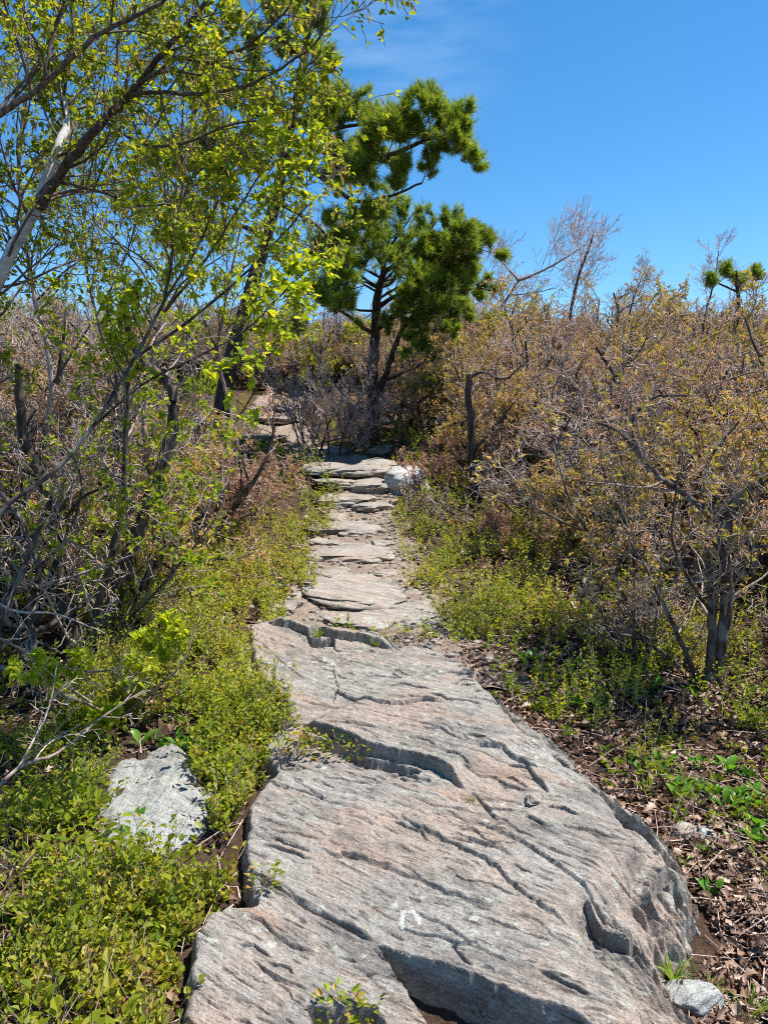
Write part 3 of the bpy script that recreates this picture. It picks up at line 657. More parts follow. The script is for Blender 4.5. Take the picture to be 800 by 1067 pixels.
def right_fn(x, y):
    w = [.47, .33, .16, .04] if y > 6 else [.30, .38, .30, .02]
    k, l, gr = pick(RG, w); h = float(np.interp(y, [3, 5, 8, 14, 22, 40], [1.45, 1.75, 2.0, 2.25, 2.5, 2.6]))
    edge = abs(x-pathx(y))-pathw(y)
    if edge < 2.1 and y > 5.5: k, l, gr = pick(RG, [.12, .42, .40, .06])
    if edge < 2.0: h *= .5+.25*edge
    put(k, x, y, h*.95, l, gr, sz=h*rng.uniform(.80, 1.05), name='scrub_oak' if k != 'green' else 'shrub')
scatter(38, lambda y: (pathx(y)+pathw(y)+1.15, .52*y+1.4), (4.6, 10), lambda y: .62, lambda x, y: clear(x, y, 1.15) and (y > 5.2 or (x > 2.1 and y > 4.6)), right_fn)
scatter(52, lambda y: (pathx(y)+pathw(y)+.7, .52*y+1.0), (10, 20), lambda y: .85, lambda x, y: clear(x, y, .7) and (x > .55 or y > 12.6) and x-pathx(y) > 1.9, right_fn)
scatter(30, lambda y: (-1.5, .52*y+1.0), (20, 34), lambda y: 1.5, lambda x, y: True, right_fn)
# tangle behind the birch (left)
def left_fn(x, y):
    k, l, gr = pick(LG_, [.34, .50, .14, .02]); h = float(np.interp(y, [3, 5, 8, 14, 22, 40], [1.3, 1.6, 1.9, 2.2, 2.6, 2.8]))
    edge = abs(x-pathx(y))-pathw(y)
    if edge < 1.0: h *= .6+.3*edge
    put(k, x, y, h*.95, l, gr, sz=h*rng.uniform(.85, 1.02))
scatter(26, lambda y: (-.52*y-.8, pathx(y)-pathw(y)-.8), (3.6, 9), lambda y: .6, lambda x, y: clear(x, y, .95) and x < -1.15 and not (x/y > -.2 or (y > 6 and x/y > -.33)) and not (y < 4.6 and -.48 < x/y < -.26), left_fn)
scatter(30, lambda y: (-.52*y-.8, pathx(y)-pathw(y)-.7), (9, 20), lambda y: .9, lambda x, y: clear(x, y, .7) and not (-.37 < x/y < -.06 and y < 17.5), left_fn)
scatter(18, lambda y: (-.52*y-1, -1.6), (20, 34), lambda y: 1.6, lambda x, y: clear(x, y, .5), left_fn)
for (u_, v_) in ((205, 520), (228, 500), (190, 480), (240, 470), (215, 455), (178, 500), (165, 460), (232, 448)):
    p_ = G(u_, v_); k, l, gr = pick(LG_, [.4, .5, .1, 0]); h = rng.uniform(.55, .85); put(k, p_[0]-.25, p_[1], h, l, gr)
for _ in range(16):
    y = rng.uniform(19.5, 34); x = rng.uniform(-6.5, 2.5)
    if abs(x-pathx(y)) < .9 and y < 18.6: continue
    k, l, gr = pick(LG_, [.4, .4, .15, .05]); h = rng.uniform(2.4, 3.2); put(k, x, y, h, l, gr)
for k in range(16):
    x = -4.6+k*.32; y = 18.5+1.6*rng.random(); kk, l, gr = pick(LG_, [.4, .35, .2, .05]); h = rng.uniform(1.6, 2.3); put(kk, x, y, h, l, gr)
for x, y, h in ((2.45, 2.35, 1.1), (2.9, 3.2, 1.5), (2.75, 2.7, 1.2)):  # shrubs out of frame, added for the shadows they cast on the litter
    put('bare', x, y, h, 'unseen bare grey shrub outside the frame, added to shade the leaf litter', 'unseen shrubs added for shade', name='scrub_oak')
def at(u, v): p = G(u, v); return p[0], p[1]
for u_, v_, h_, l_ in ((668, 690, .6, 'knee high bare twigs on the leaf litter before the slanting stems'),):
    x, y = at(u_, v_); put('bare', x, y, h_, l_, name='bare_shrub')
x, y = at(340, 466); put('round', x, y-.45, 1.45, 'round purplish bare bush between the upper trail and the pine', sz=1.6, name='round_bush')
x, y = at(222, 432); put('leafy', x, y-1.5, .95, 'small dark stemmed shrub beside the upper trail slabs', sz=1.25)
x, y = at(215, 560); put('dry', x, y, 1.0, 'dry orange brown brushy bush on the shaded bank below the birch', name='dry_bush')
x, y = at(262, 545); put('dry', x, y, .75, 'wiry brown bush on the trail bank nearest the layered ledge', name='dry_bush')
x, y = at(285, 520); put('dry', x, y+.3, .6, 'low grey brown bush where the bank meets the upper ledge', name='dry_bush')
x, y = at(455, 520); put('dry', x, y+.5, .75, 'low dry bush beside the big white boulder', name='dry_bush')
x, y = at(540, 575); put('dry', x, y, .7, 'knee high wiry bush among low green bushes by the trail', name='dry_bush')
x, y = at(470, 465); put('green', x, y+1.5, 1.3, 'yellow green bush right behind the pine trunk', sz=1.5)
x, y = at(440, 450); put('green', x, y+2.6, 1.6, 'bright yellow green bush glimpsed through the pine stems', sz=2.1)
x, y = at(505, 440); put('green', x, y+2.2, 1.7, 'yellow green bush on the slope behind the dark broken stem', sz=2.2)
x, y = at(312, 425); put('green', x, y+2.5, 1.5, 'yellow green bush above the far trail slabs', sz=2.0)
x, y = at(440, 455); put('leafy', x, y+.8, .75, 'low dark green bush beside the pine trunk', sz=.7)
for l in proto.values():
    for t in l:
        for c in list(t.children): bpy.data.objects.remove(c)
        bpy.data.objects.remove(t)

# ------------------------------------------------------------------ traced trees
def spline(pts, k=5):
    """Catmull-Rom through Vectors"""
    out = []; P = [pts[0]*2-pts[1]]+list(pts)+[pts[-1]*2-pts[-2]]
    for i in range(1, len(P)-2):
        for j in range(k):
            t = j/k; a, b, c, d = P[i-1], P[i], P[i+1], P[i+2]
            out.append(.5*((2*b)+(c-a)*t+(2*a-5*b+4*c-d)*t*t+(3*b-a-3*c+d)*t**3))
    out.append(P[-2]); return out
def limb(px, r0, r1, g, jit=.004):
    """px: list of (u, v, depth)"""
    pts = spline([W(*q) for q in px]); n = len(pts)
    pts = [p+rv(g)*jit*(0 if i == 0 else 1)*min(1, r0*40) for i, p in enumerate(pts)]
    rad = [r0+(r1-r0)*i/(n-1) for i in range(n)]
    if r0 > .02: rad[0] *= 1.55; rad[1] *= 1.25; rad[2] *= 1.1
    return pts, rad
def sprout(g, pts, rad, every, length, P, lines, tips, t0=.1, ang=.8, bias=Vector((0, 0, .2)), rr=.55):
    L = sum((pts[i+1]-pts[i]).length for i in range(len(pts)-1)); n = max(1, int(L/every))
    for k in range(n):
        t = t0+(1-t0)*(k+g.random())/n; f = min(t*(len(pts)-1), len(pts)-1.001); i = int(f)
        q = pts[i].lerp(pts[i+1], f-i); ax = (pts[i+1]-pts[i]).normalized(); side = ax.orthogonal(); side.rotate(Matrix.Rotation(g.random()*6.283, 3, ax))
        d = ax*math.cos(ang)+side*math.sin(ang)+bias
        grow(g, q, d, length*(.5+.8*g.random())*(1.15-.5*t), min(rad[i]*rr, .008), 0, P, lines, tips)
PT = dict(n=[6, 5, 4], wob=[.12, .16, .2], up=[.05, .03, .02], kids=[6, 4], ang=[.75, .75], ratio=[.5, .5], rr=.6, rmin=.0016, kink=.08, leaflv=2)
def tree(name, seed, base, trunks, sides, label, cat, bark, twig, leafspec, every=.16, length=.7, P=PT, t0=.1, bias=Vector((0, 0, .2))):
    g = random.Random(seed); rs = np.random.RandomState(seed)
    b = Vector(base); t = thing(name, b, label, cat)
    tl, sl_, lines, tips = [], [], [], []
    for px, r0, r1 in trunks: tl.append(limb(px, r0, r1, g))
    for px, r0, r1 in sides: sl_.append(limb(px, r0, r1, g))
    for pts, rad in tl+sl_: sprout(g, pts, rad, every, length, P, lines, tips, t0, bias=bias)
    off = lambda ls: [([p-b for p in pts], rad) for pts, rad in ls]
    for l_ in off(tl): tubemesh('trunk' if cat == 'tree' else 'stem', [l_], bark, t, 0)
    for l_ in off(sl_): tubemesh('branch', [l_], bark if bark in (M['scrub'], M['darkbark']) else twig, t, 0)
    tubemesh('crown', off(lines), twig, t)
    tips = [(p-b, d, l) for p, d, l in tips]
    for nm, mat, kw, lk in leafspec:
        pos, dr, u, ln = clusters(g, tips, rs=rs, **kw); leafmesh(nm, mat, t, pos, dr, u, ln, rs, **lk)
    return t
BL = [('leaves', M['leaf'], dict(k=2, spread=.9, gmean=.028, hang=.25, prob=.40), dict(wr=.66, fold=.22, curl=.25)),
      ('blossom', M['budor'], dict(k=1, spread=.15, gmean=.05, hang=1.4, prob=.07), dict(wr=.14, fold=.5, curl=.1))]
p = G(-95, 690)
tree('birch_tree', 101, G(-115, 760),
     [([(-115, 760, 3.55), (-85, 560, 3.6), (-45, 400, 3.7), (0, 288, 3.8), (38, 218, 3.85), (56, 165, 3.9), (68, 125, 4.0), (58, 60, 4.1), (72, -30, 4.2)], .042, .012)],
     [([(40, 214, 3.85), (74, 168, 3.75), (108, 126, 3.65), (136, 98, 3.6), (165, 62, 3.55), (200, 22, 3.5), (228, -20, 3.45)], .024, .008),
      ([(136, 98, 3.6), (165, 96, 3.5), (200, 98, 3.4), (255, 90, 3.3), (300, 66, 3.2), (330, 44, 3.15), (340, 12, 3.1)], .010, .003),
      ([(-60, 150, 3.3), (0, 118, 3.3), (48, 86, 3.25), (98, 40, 3.2), (150, 14, 3.15), (190, -15, 3.1)], .016, .006),
      ([(48, 86, 3.25), (54, 40, 3.3), (72, -10, 3.3)], .009, .005),
      ([(120, 110, 3.65), (122, 60, 3.8), (128, 10, 3.9), (140, -40, 4)], .009, .005),
      ([(60, 190, 3.85), (105, 200, 3.7), (150, 215, 3.6), (200, 205, 3.5)], .008, .003),
      ([(205, 22, 3.5), (240, 55, 3.4), (290, 20, 3.3), (310, -10, 3.3)], .007, .003),
      ([(108, 126, 3.65), (150, 150, 3.5), (190, 150, 3.3), (240, 130, 3.2), (280, 125, 3.15)], .008, .003)],
     'pale barked birch leaning in with dark limbs and bright young leaves', 'tree', M['birch'], M['twigdk'], BL, .11, .66)
tree('birch_sapling', 102, G(-30, 760),
     [([(-30, 760, 2.75), (-25, 600, 2.85), (0, 535, 2.95), (58, 490, 3.05), (95, 446, 3.15), (140, 374, 3.3), (172, 312, 3.4), (200, 268, 3.45), (225, 215, 3.5), (235, 160, 3.5)], .0115, .004)],
     [([(140, 374, 3.3), (200, 332, 3.2), (250, 290, 3.1), (290, 250, 3.05), (325, 210, 3.0)], .007, .0025),
      ([(172, 312, 3.4), (180, 260, 3.5), (172, 200, 3.6), (180, 150, 3.6)], .007, .003),
      ([(100, 442, 3.15), (150, 400, 2.95), (205, 372, 2.85), (255, 345, 2.8), (300, 300, 2.8)], .005, .002)],
     'thin bare stemmed sapling slanting across in front of the birch', 'tree', M['scrub'], M['twigdk'],
     [('leaves', M['leaf'], dict(k=2, spread=.8, gmean=.030, hang=.3, prob=.48), dict(wr=.66, fold=.22, curl=.25))], .2, .42, t0=.45)
CH = [('leaves', M['leafgreen'], dict(k=2, spread=.9, gmean=.034, hang=.2, prob=.10), dict(wr=.62, fold=.25, curl=.25)),
      ('leaves', M['leaf'], dict(k=2, spread=.8, gmean=.032, hang=.1, prob=.11), dict(wr=.6, fold=.25, curl=.25))]
tree('dark_stemmed_tree', 103, G(88, 706),
     [([(80, 708, 3.95), (73, 660, 3.95), (66, 600, 3.95), (60, 555, 4.0), (45, 500, 4.05), (25, 455, 4.1), (20, 380, 4.1)], .058, .02),
      ([(92, 708, 3.98), (104, 670, 4.0), (120, 625, 4.05), (142, 560, 4.1), (165, 500, 4.15), (180, 442, 4.2), (179, 405, 4.2), (158, 385, 4.25), (135, 350, 4.3), (130, 300, 4.3)], .054, .016),
      ([(86, 708, 3.9), (100, 640, 3.8), (118, 575, 3.75), (128, 520, 3.7), (132, 440, 3.7), (134, 390, 3.7)], .022, .010)],
     [([(60, 555, 4.0), (85, 520, 3.8), (130, 505, 3.7), (190, 520, 3.6)], .010, .004),
      ([(60, 400, 4.1), (65, 360, 4.1), (70, 320, 4.2)], .012, .005),
      ([(104, 670, 4.0), (150, 630, 3.8), (190, 585, 3.7), (225, 540, 3.7)], .009, .003),
      ([(120, 625, 4.05), (150, 590, 4.1), (200, 560, 4.1), (240, 500, 4.2)], .009, .003),
      ([(45, 500, 4.05), (10, 480, 3.9), (-30, 430, 3.8)], .011, .005)],
     'dark thick stemmed tree with several trunks rising from one base', 'tree', M['darkbark'], M['twig'], CH, .17, .6, t0=.05)
tree('grey_shrub', 104, G(30, 690),
     [([(38, 690, 3.6), (30, 640, 3.6), (40, 590, 3.65), (20, 540, 3.7), (-10, 500, 3.7)], .022, .010), ([(30, 690, 3.6), (10, 650, 3.5), (-15, 610, 3.4)], .016, .008)],
     [([(40, 590, 3.65), (70, 560, 3.7), (85, 500, 3.7), (60, 450, 3.7)], .010, .004)],
     'grey barked shrub tangled against the dark stemmed tree', 'shrub', M['scrub'], M['twig'], [('leaves', M['leafgreen'], dict(k=2, spread=.9, gmean=.034, hang=.2, prob=.06), dict(wr=.62, fold=.25, curl=.25))], .14, .55)
BY = [('leaves', M['leaf'], dict(k=2, spread=.9, gmean=.030, hang=.25, prob=.25), dict(wr=.64, fold=.22, curl=.25))] + BL[1:]
tree('young_birch', 131, G(150, 640), [([(150, 640, 5), (163, 540, 5), (150, 430, 5), (168, 330, 5), (186, 230, 5), (200, 120, 5), (212, 10, 5)], .022, .008)],
     [([(150, 430, 5), (110, 360, 5.1), (90, 280, 5.2), (70, 210, 5.3)], .010, .004), ([(168, 330, 5), (215, 270, 4.8), (250, 215, 4.7), (285, 160, 4.6)], .010, .004), ([(186, 230, 5), (150, 160, 5.1), (130, 90, 5.2)], .009, .004), ([(200, 120, 5), (240, 70, 4.9), (275, 20, 4.8)], .008, .003)],
     'slim young birch rising behind the slanting sapling', 'tree', M['twigbr'], M['twigdk'], BY, .13, .7, t0=.45)
tree('young_birch', 132, G(50, 610), [([(50, 610, 5.6), (40, 500, 5.6), (55, 400, 5.6), (35, 300, 5.6), (20, 190, 5.6), (30, 70, 5.6), (25, -30, 5.6)], .024, .008)],
     [([(55, 400, 5.6), (100, 330, 5.5), (130, 270, 5.4), (150, 200, 5.3)], .010, .004), ([(35, 300, 5.6), (-10, 240, 5.6), (-40, 180, 5.6)], .010, .004), ([(20, 190, 5.6), (70, 120, 5.5), (100, 50, 5.4)], .009, .004)],
     'slim young birch standing directly behind the leaning pale birch', 'tree', M['twig'], M['twigdk'], BY, .13, .7, t0=.45)
tree('young_birch', 133, G(235, 565), [([(235, 565, 6.4), (246, 460, 6.4), (228, 370, 6.4), (240, 290, 6.4), (252, 235, 6.4)], .020, .007)],
     [([(228, 370, 6.4), (200, 300, 6.5), (190, 250, 6.6)], .010, .004), ([(240, 290, 6.4), (280, 260, 6.3), (312, 240, 6.2)], .008, .003), ([(246, 440, 6.4), (275, 390, 6.3), (290, 340, 6.2)], .008, .003)],
     'slim leafy birch nearest the tall pine trunk', 'tree', M['twigbr'], M['twigdk'], BY, .14, .62, t0=.45)
# dead twigs arching over the ground plants
tree('dead_brush', 105, G(-20, 840),
     [([(-20, 840, 2.35), (20, 800, 2.5), (60, 785, 2.6), (110, 745, 2.8), (150, 720, 2.9)], .008, .003), ([(-40, 650, 3.0), (0, 665, 3.0), (50, 690, 3.05), (100, 700, 3.1), (150, 690, 3.1)], .007, .003),
      ([(-30, 600, 2.9), (10, 635, 2.95), (60, 640, 3.0), (110, 660, 3.0)], .006, .003), ([(-20, 900, 2.2), (40, 905, 2.2), (90, 895, 2.25), (130, 900, 2.3)], .006, .002), ([(-20, 980, 2.0), (20, 1030, 1.85), (70, 1080, 1.75)], .006, .003)],
     [([(20, 800, 2.5), (50, 740, 2.7), (60, 690, 2.8)], .005, .002)], 'pale leafless twigs arching low over the ground plants by the birch', 'dead branches', M['twig'], M['twig'], [], .16, .3, dict(PT, up=[0, 0, 0], kids=[3, 3]), bias=Vector((0, 0, .05)))
# small leafy bush stems at the shady edge
tree('leafy_bush', 106, G(120, 745),
     [([(115, 750, 3.3), (135, 725, 3.3), (165, 690, 3.35), (190, 660, 3.4)], .008, .003), ([(118, 750, 3.3), (100, 735, 3.2), (70, 715, 3.15), (40, 700, 3.1)], .007, .003), ([(122, 750, 3.3), (160, 720, 3.2), (190, 690, 3.2), (205, 650, 3.25)], .007, .003), ([(122, 750, 3.25), (95, 735, 3.0), (60, 720, 2.9), (35, 690, 2.8)], .006, .003)],
     [], 'low bush of bright green leaves at the base of the dark stemmed tree', 'shrub', M['twigbr'], M['twigbr'],
     [('leaves', M['leaf'], dict(k=2, spread=.9, gmean=.036, hang=.1, prob=.45), dict(wr=.6, fold=.25, curl=.25))], .14, .2, dict(PT, kids=[4, 3]))
# scrub oak with the thick forked stem
SO = [budl(M['budrd'], .12, 2), budl(M['budgr'], .12, 2, .034, .1, .5, 'leaves')]
tree('scrub_oak', 110, G(738, 722),
     [([(738, 724, 3.72), (740, 690, 3.72), (742, 640, 3.74), (738, 590, 3.76), (737, 540, 3.8), (712, 515, 3.82), (690, 500, 3.85), (668, 478, 3.9), (648, 452, 3.95), (622, 440, 4.0)], .026, .010),
      ([(742, 724, 3.74), (752, 660, 3.74), (758, 610, 3.73), (752, 560, 3.72), (765, 528, 3.7), (788, 505, 3.66), (830, 470, 3.6), (880, 420, 3.5)], .034, .020)],
     [([(736, 540, 3.8), (745, 515, 3.8), (735, 490, 3.85), (748, 465, 3.85), (770, 440, 3.85)], .014, .005),
      ([(668, 478, 3.9), (658, 440, 3.9), (680, 415, 3.9), (720, 412, 3.9)], .012, .005),
      ([(732, 724, 3.7), (700, 650, 3.75), (672, 590, 3.85), (655, 560, 3.9), (640, 500, 4.0)], .013, .005),
      ([(736, 722, 3.75), (690, 680, 3.85), (640, 650, 4.0), (610, 620, 4.1)], .011, .004),
      ([(830, 470, 3.6), (810, 420, 3.7), (790, 370, 3.8), (775, 330, 3.9)], .016, .006),
      ([(752, 560, 3.72), (790, 570, 3.5), (830, 560, 3.4)], .010, .005),
      ([(742, 640, 3.74), (715, 600, 3.5), (700, 560, 3.4), (705, 500, 3.4)], .009, .004)],
     'gnarled scrub oak with thick forked trunks nearest the outcrop', 'tree', M['scrub'], M['twig'], SO, .13, .55, dict(PS, n=[5, 4, 3], kids=[5, 4]), t0=.15)
tree('scrub_oak', 111, G(640, 640),
     [([(700, 720, 3.9), (672, 670, 4.0), (640, 600, 4.2), (612, 555, 4.3), (590, 510, 4.4), (575, 460, 4.5)], .014, .006), ([(705, 720, 3.9), (665, 650, 4.1), (660, 580, 4.2), (655, 520, 4.3), (645, 470, 4.3)], .013, .006)],
     [([(640, 600, 4.2), (660, 560, 4.1), (700, 540, 4.0)], .008, .004), ([(612, 555, 4.3), (560, 530, 4.4), (530, 500, 4.5)], .008, .004)],
     'thin slanting scrub oak stems leaning away from the gnarled one', 'tree', M['scrub'], M['twig'], SO, .14, .5, dict(PS, n=[5, 4, 3], kids=[5, 4]), t0=.2)
tree('dead_snag', 112, G(497, 540),
     [([(497, 540, 7.6), (494, 500, 7.6), (492, 460, 7.6), (490, 430, 7.6), (487, 410, 7.6), (489, 390, 7.6)], .05, .03)],
     [([(489, 392, 7.6), (505, 388, 7.6), (525, 395, 7.6), (545, 380, 7.6)], .018, .008), ([(493, 470, 7.6), (520, 440, 7.5), (535, 420, 7.4), (550, 405, 7.4)], .016, .006)],
     'dark upright broken stem standing in the thicket behind the white boulder', 'dead tree', M['darkbark'], M['twig'], [budl(M['budrd'], .2, 2)], .3, .7, dict(PS, n=[5, 4, 3], kids=[4, 4]), t0=.5)
# bare trees on the skyline
for sd, u, v, y, px, l in ((120, 515, 345, 19, [(515, 350, 19), (520, 325, 19), (530, 308, 19), (540, 292, 19)], 'bare spreading tree on the skyline beside the pine'),
                           (121, 592, 345, 18, [(592, 350, 18), (595, 320, 18), (602, 290, 18), (612, 262, 18), (618, 245, 18)], 'thin bare upright tree on the skyline between pine and thicket'),
                           (122, 660, 320, 15, [(655, 330, 15), (660, 310, 15), (668, 290, 15), (672, 282, 15)], 'slight bare sapling poking above the thicket'),
                           (123, 735, 320, 13, [(735, 325, 13), (742, 300, 13), (746, 280, 13), (748, 262, 13)], 'wispy bare sapling beside the small pine top')):
    b = W(px[0][0], px[0][1], y); b = Vector((b.x, b.y, Hf(b.x, b.y)))
    tr = [(px, .05 if sd < 122 else .02, .02 if sd < 122 else .006)]
    sides = []
    if sd == 120: sides = [([(540, 292, 19), (525, 275, 19), (518, 258, 19)], .03, .01), ([(540, 292, 19), (565, 282, 19), (590, 268, 19), (610, 255, 19)], .035, .01), ([(530, 308, 19), (555, 305, 19), (580, 300, 18.8)], .02, .008), ([(524, 320, 19), (510, 300, 19), (505, 280, 19)], .02, .008)]
    q = W(px[0][0], px[0][1], y); tr[0] = ([(400+b.x*FPX/ (ray(0, 533.5)[1]*1.0)/y*1.0, px[0][1]+40, y)]+px, tr[0][1], tr[0][2])
    tree('bare_tree' if sd < 122 else 'bare_sapling', sd, b, tr, sides, l, 'tree', M['twigdk'], M['twigbr'], [], .22 if sd < 122 else .12, 1.5 if sd < 122 else .5, dict(PSf, n=[6, 5, 4], kids=[7, 6], rmin=.004 if sd < 122 else .0025, up=[.06, .05, .04]), t0=.35)

# ------------------------------------------------------------------ pines
def needles(name, parent, tufts, b, rs, nn=60, ln=.10, wd=.0042):
    sz = .42+.62*rs.rand(len(tufts))**1.2
    """tufts: (pos, dir, shoot length)"""
    P = np.array([tuple(t[0]-b) for t in tufts]); D = nrm(np.array([tuple(t[1]) for t in tufts])); S = np.array([t[2] for t in tufts])*sz
    N = len(P); k = rs.rand(N, nn, 1); r = rs.randn(N, nn, 3); r -= (r*D[:, None]).sum(-1, keepdims=True)*D[:, None]; r = nrm(r)
    pos = P[:, None]+D[:, None]*(k*S[:, None, None]); dr = nrm(D[:, None]*(.45+.7*k)+r*(.8-.3*k)+rs.randn(N, nn, 3)*.12)
    L = ln*(.55+.6*rs.rand(N, nn, 1))*(.5+.55*sz[:, None, None]); s = nrm(np.cross(dr, rs.randn(N, nn, 3)))*wd
    mid = pos+dr*L*.55+np.array([0, 0, -.004]); tip = pos+dr*L+np.array([0, 0, -.012])
    V = np.stack([pos-s*.5, pos+s*.5, mid+s*.5, tip, mid-s*.5], 2).reshape(-1, 3)
    i = np.arange(N*nn)[:, None]*5; F4 = i+np.array([[0, 1, 2, 4]]); F3 = i+np.array([[4, 2, 3]])
    rnd = np.repeat(np.clip(rs.rand(N, 1)*.6+rs.rand(N, nn)*.4, 0, 1).ravel(), 5)
    mesh(name, V, [F4, F3], M['needle'], parent, rnd)
def cones(parent, pts, b, rs):
    me = None
    for p in pts:
        if me is None:
            V = [np.array([.03*math.sin(math.pi*(i+.6)/5.3)*(1.2 if j % 2 else .9)*math.cos(j*.8976+i*.4), .03*math.sin(math.pi*(i+.6)/5.3)*(1.2 if j % 2 else .9)*math.sin(j*.8976+i*.4), -.035+.018*i]) for i in range(5) for j in range(7)]
            F = [(i*7+j, i*7+(j+1) % 7, (i+1)*7+(j+1) % 7, (i+1)*7+j) for i in range(4) for j in range(7)]
            o = mesh('pine_cone', np.array(V), [np.array(F)], M['scrub'], parent, np.zeros(35)); me = o
        else:
            o = me.copy(); COL.objects.link(o); o.parent = parent
        o.location = p-b+Vector((0, 0, -.03)); o.rotation_euler = (rs.rand()*.8, rs.rand()*.8, rs.rand()*6)
PP = dict(n=[6, 5, 4], wob=[.10, .13, .15], up=[.05, .08, .12], kids=[6, 5], ang=[.8, .75], ratio=[.5, .5], rr=.6, rmin=.004, kink=.06, leaflv=2)
def pine(seed, base, trunk, sides, auto, label, nn, ln, wd, P=PP, tuftlen=.17, coneprob=.03):
    g = random.Random(seed); rs = np.random.RandomState(seed); b = Vector(base); t = thing('pine_tree', b, label, 'tree')
    tl = [limb(px, a, c, g) for px, a, c in trunk]; sb = [limb(px, a, c, g) for px, a, c, *_ in sides]; lines, tips = [], []
    for (pts, rad), s in zip(sb, sides): sprout(g, pts, rad, s[3], s[4], P, lines, tips, s[5] if len(s) > 5 else .3, .8, Vector((0, 0, .25)), .6)
    for d0, n, zf, lf in auto:      # whorled branches from the trunk
        pts = tl[d0][0]
        for k in range(n):
            f = zf[0]+(zf[1]-zf[0])*(k+g.random()*.6)/n; i = min(int(f*(len(pts)-1)), len(pts)-2); a = k*2.4+g.random()
            el = .1+.75*((f-zf[0])/(zf[1]-zf[0]))
            grow(g, pts[i].copy(), Vector((math.cos(a), math.sin(a), el)), lf(f)*(.8+.4*g.random()), .02, 0, P, lines, tips, .3)
    off = lambda ls: [([p-b for p in pts], rad) for pts, rad in ls]
    tubemesh('trunk', off(tl), M['pine'], t, 0)
    for l_ in off(sb): tubemesh('limb', [l_], M['pine'], t, 0)
    tubemesh('crown', off(lines), M['pine'], t)
    tu = []
    for p, d, l in tips:
        if g.random() < (.8 if l == 2 else .22): tu.append((p-d*tuftlen*.6, (d+Vector((0, 0, .25))+rv(g)*.1), tuftlen))
    needles('needles', t, tu, b, rs, nn, ln, wd)
    cones(t, [p for p, d, l in tips if g.random() < coneprob][:70], b, rs)
    return t
pb_ = W(390, 466, 11.3); pb_.z = Hf(pb_.x, pb_.y)
y0 = 11.3
def lf1(f): return float(np.interp(f, [.25, .45, .6, .8, 1.0], [1.0, 1.35, 1.25, .95, .55]))
pine(201, pb_, [([(390, 478, y0), (389, 430, y0), (388, 400, y0), (391, 350, y0), (393, 310, y0), (398, 290, y0), (400, 270, y0), (403, 255, y0)], .105, .025)],
     [([(393, 412, y0), (404, 385, 11.2), (411, 362, 11.1), (425, 335, 11), (450, 310, 10.9), (480, 280, 10.9)], .05, .015, .2, .8, .35),
      ([(394, 400, y0), (412, 392, 11.1), (432, 384, 11), (450, 372, 10.9)], .03, .008, .3, .5, .6),
      ([(391, 350, y0), (370, 335, 11.2), (350, 322, 11.1), (332, 318, 11)], .03, .01, .15, .6, .2),
      ([(391, 345, y0), (410, 330, 11.0), (440, 335, 10.8), (465, 330, 10.7)], .022, .008, .2, .5, .3),
      ([(395, 300, y0), (372, 285, 11.4), (352, 272, 11.5), (338, 262, 11.5)], .022, .008, .16, .55, .25),
      ([(393, 320, y0), (425, 300, 11), (465, 270, 10.8), (503, 258, 10.7)], .03, .01, .14, .6, .25),
      ([(391, 345, y0), (430, 318, 11.4), (470, 305, 11.5), (500, 300, 11.5)], .025, .008, .16, .5, .3),
      ([(398, 285, y0), (430, 262, 11.2), (458, 244, 11.1), (485, 232, 11)], .025, .01, .25, .45, .3)],
     [(0, 20, (.50, .99), lf1)], 'small dark trunked pine standing alone at the head of the ledge', 30, .105, .0042)
pb2 = W(227, 470, 10.2); pb2.z = Hf(pb2.x, pb2.y); y2 = 10.2
pine(202, pb2, [([(226, 478, y2), (236, 400, y2), (254, 330, y2), (274, 260, y2), (292, 190, y2), (300, 145, y2), (312, 90, y2), (320, 40, y2), (322, 0, y2)], .12, .03)],
     [([(300, 145, y2), (322, 150, 10), (350, 162, 9.9), (385, 166, 9.8), (420, 156, 9.7), (452, 142, 9.6), (474, 146, 9.6)], .055, .012, .075, .62, .08),
      ([(292, 172, y2), (320, 175, 10), (345, 192, 9.9), (372, 210, 9.8), (405, 205, 9.8), (440, 190, 9.7)], .045, .012, .3, .45, .5),
      ([(308, 125, y2), (340, 135, 10.2), (375, 130, 10.2), (405, 138, 10.2)], .035, .012, .13, .6, .2),
      ([(296, 160, y2), (260, 150, 10), (225, 165, 9.8), (195, 190, 9.7)], .04, .012, .14, .6, .2),
      ([(280, 250, y2), (250, 235, 10), (220, 240, 9.9), (190, 260, 9.8)], .035, .012, .16, .6, .3),
      ([(264, 300, y2), (300, 300, 10), (330, 305, 9.9), (350, 300, 9.9)], .025, .008, .4, .35, .5),
      ([(250, 345, y2), (285, 340, 10.1), (320, 345, 10)], .02, .008, .4, .3, .5),
      ([(300, 150, y2), (275, 125, 10.3), (245, 105, 10.4), (215, 110, 10.4)], .035, .012, .16, .6, .2),
      ([(288, 210, y2), (315, 225, 10), (335, 240, 9.9), (348, 262, 9.9)], .03, .010, .25, .4, .5),
      ([(316, 60, y2), (290, 40, 10), (255, 45, 9.9)], .03, .012, .25, .6, .2)],
     [(0, 7, (.80, 1.0), lambda f: .55)], 'tall pine behind the birch with one long limb reaching over the trail', 38, .105, .0042, dict(PP, up=[.05, .10, .15]), coneprob=.06)
pb3 = W(772, 330, 12.5); pb3.z = Hf(pb3.x, pb3.y)
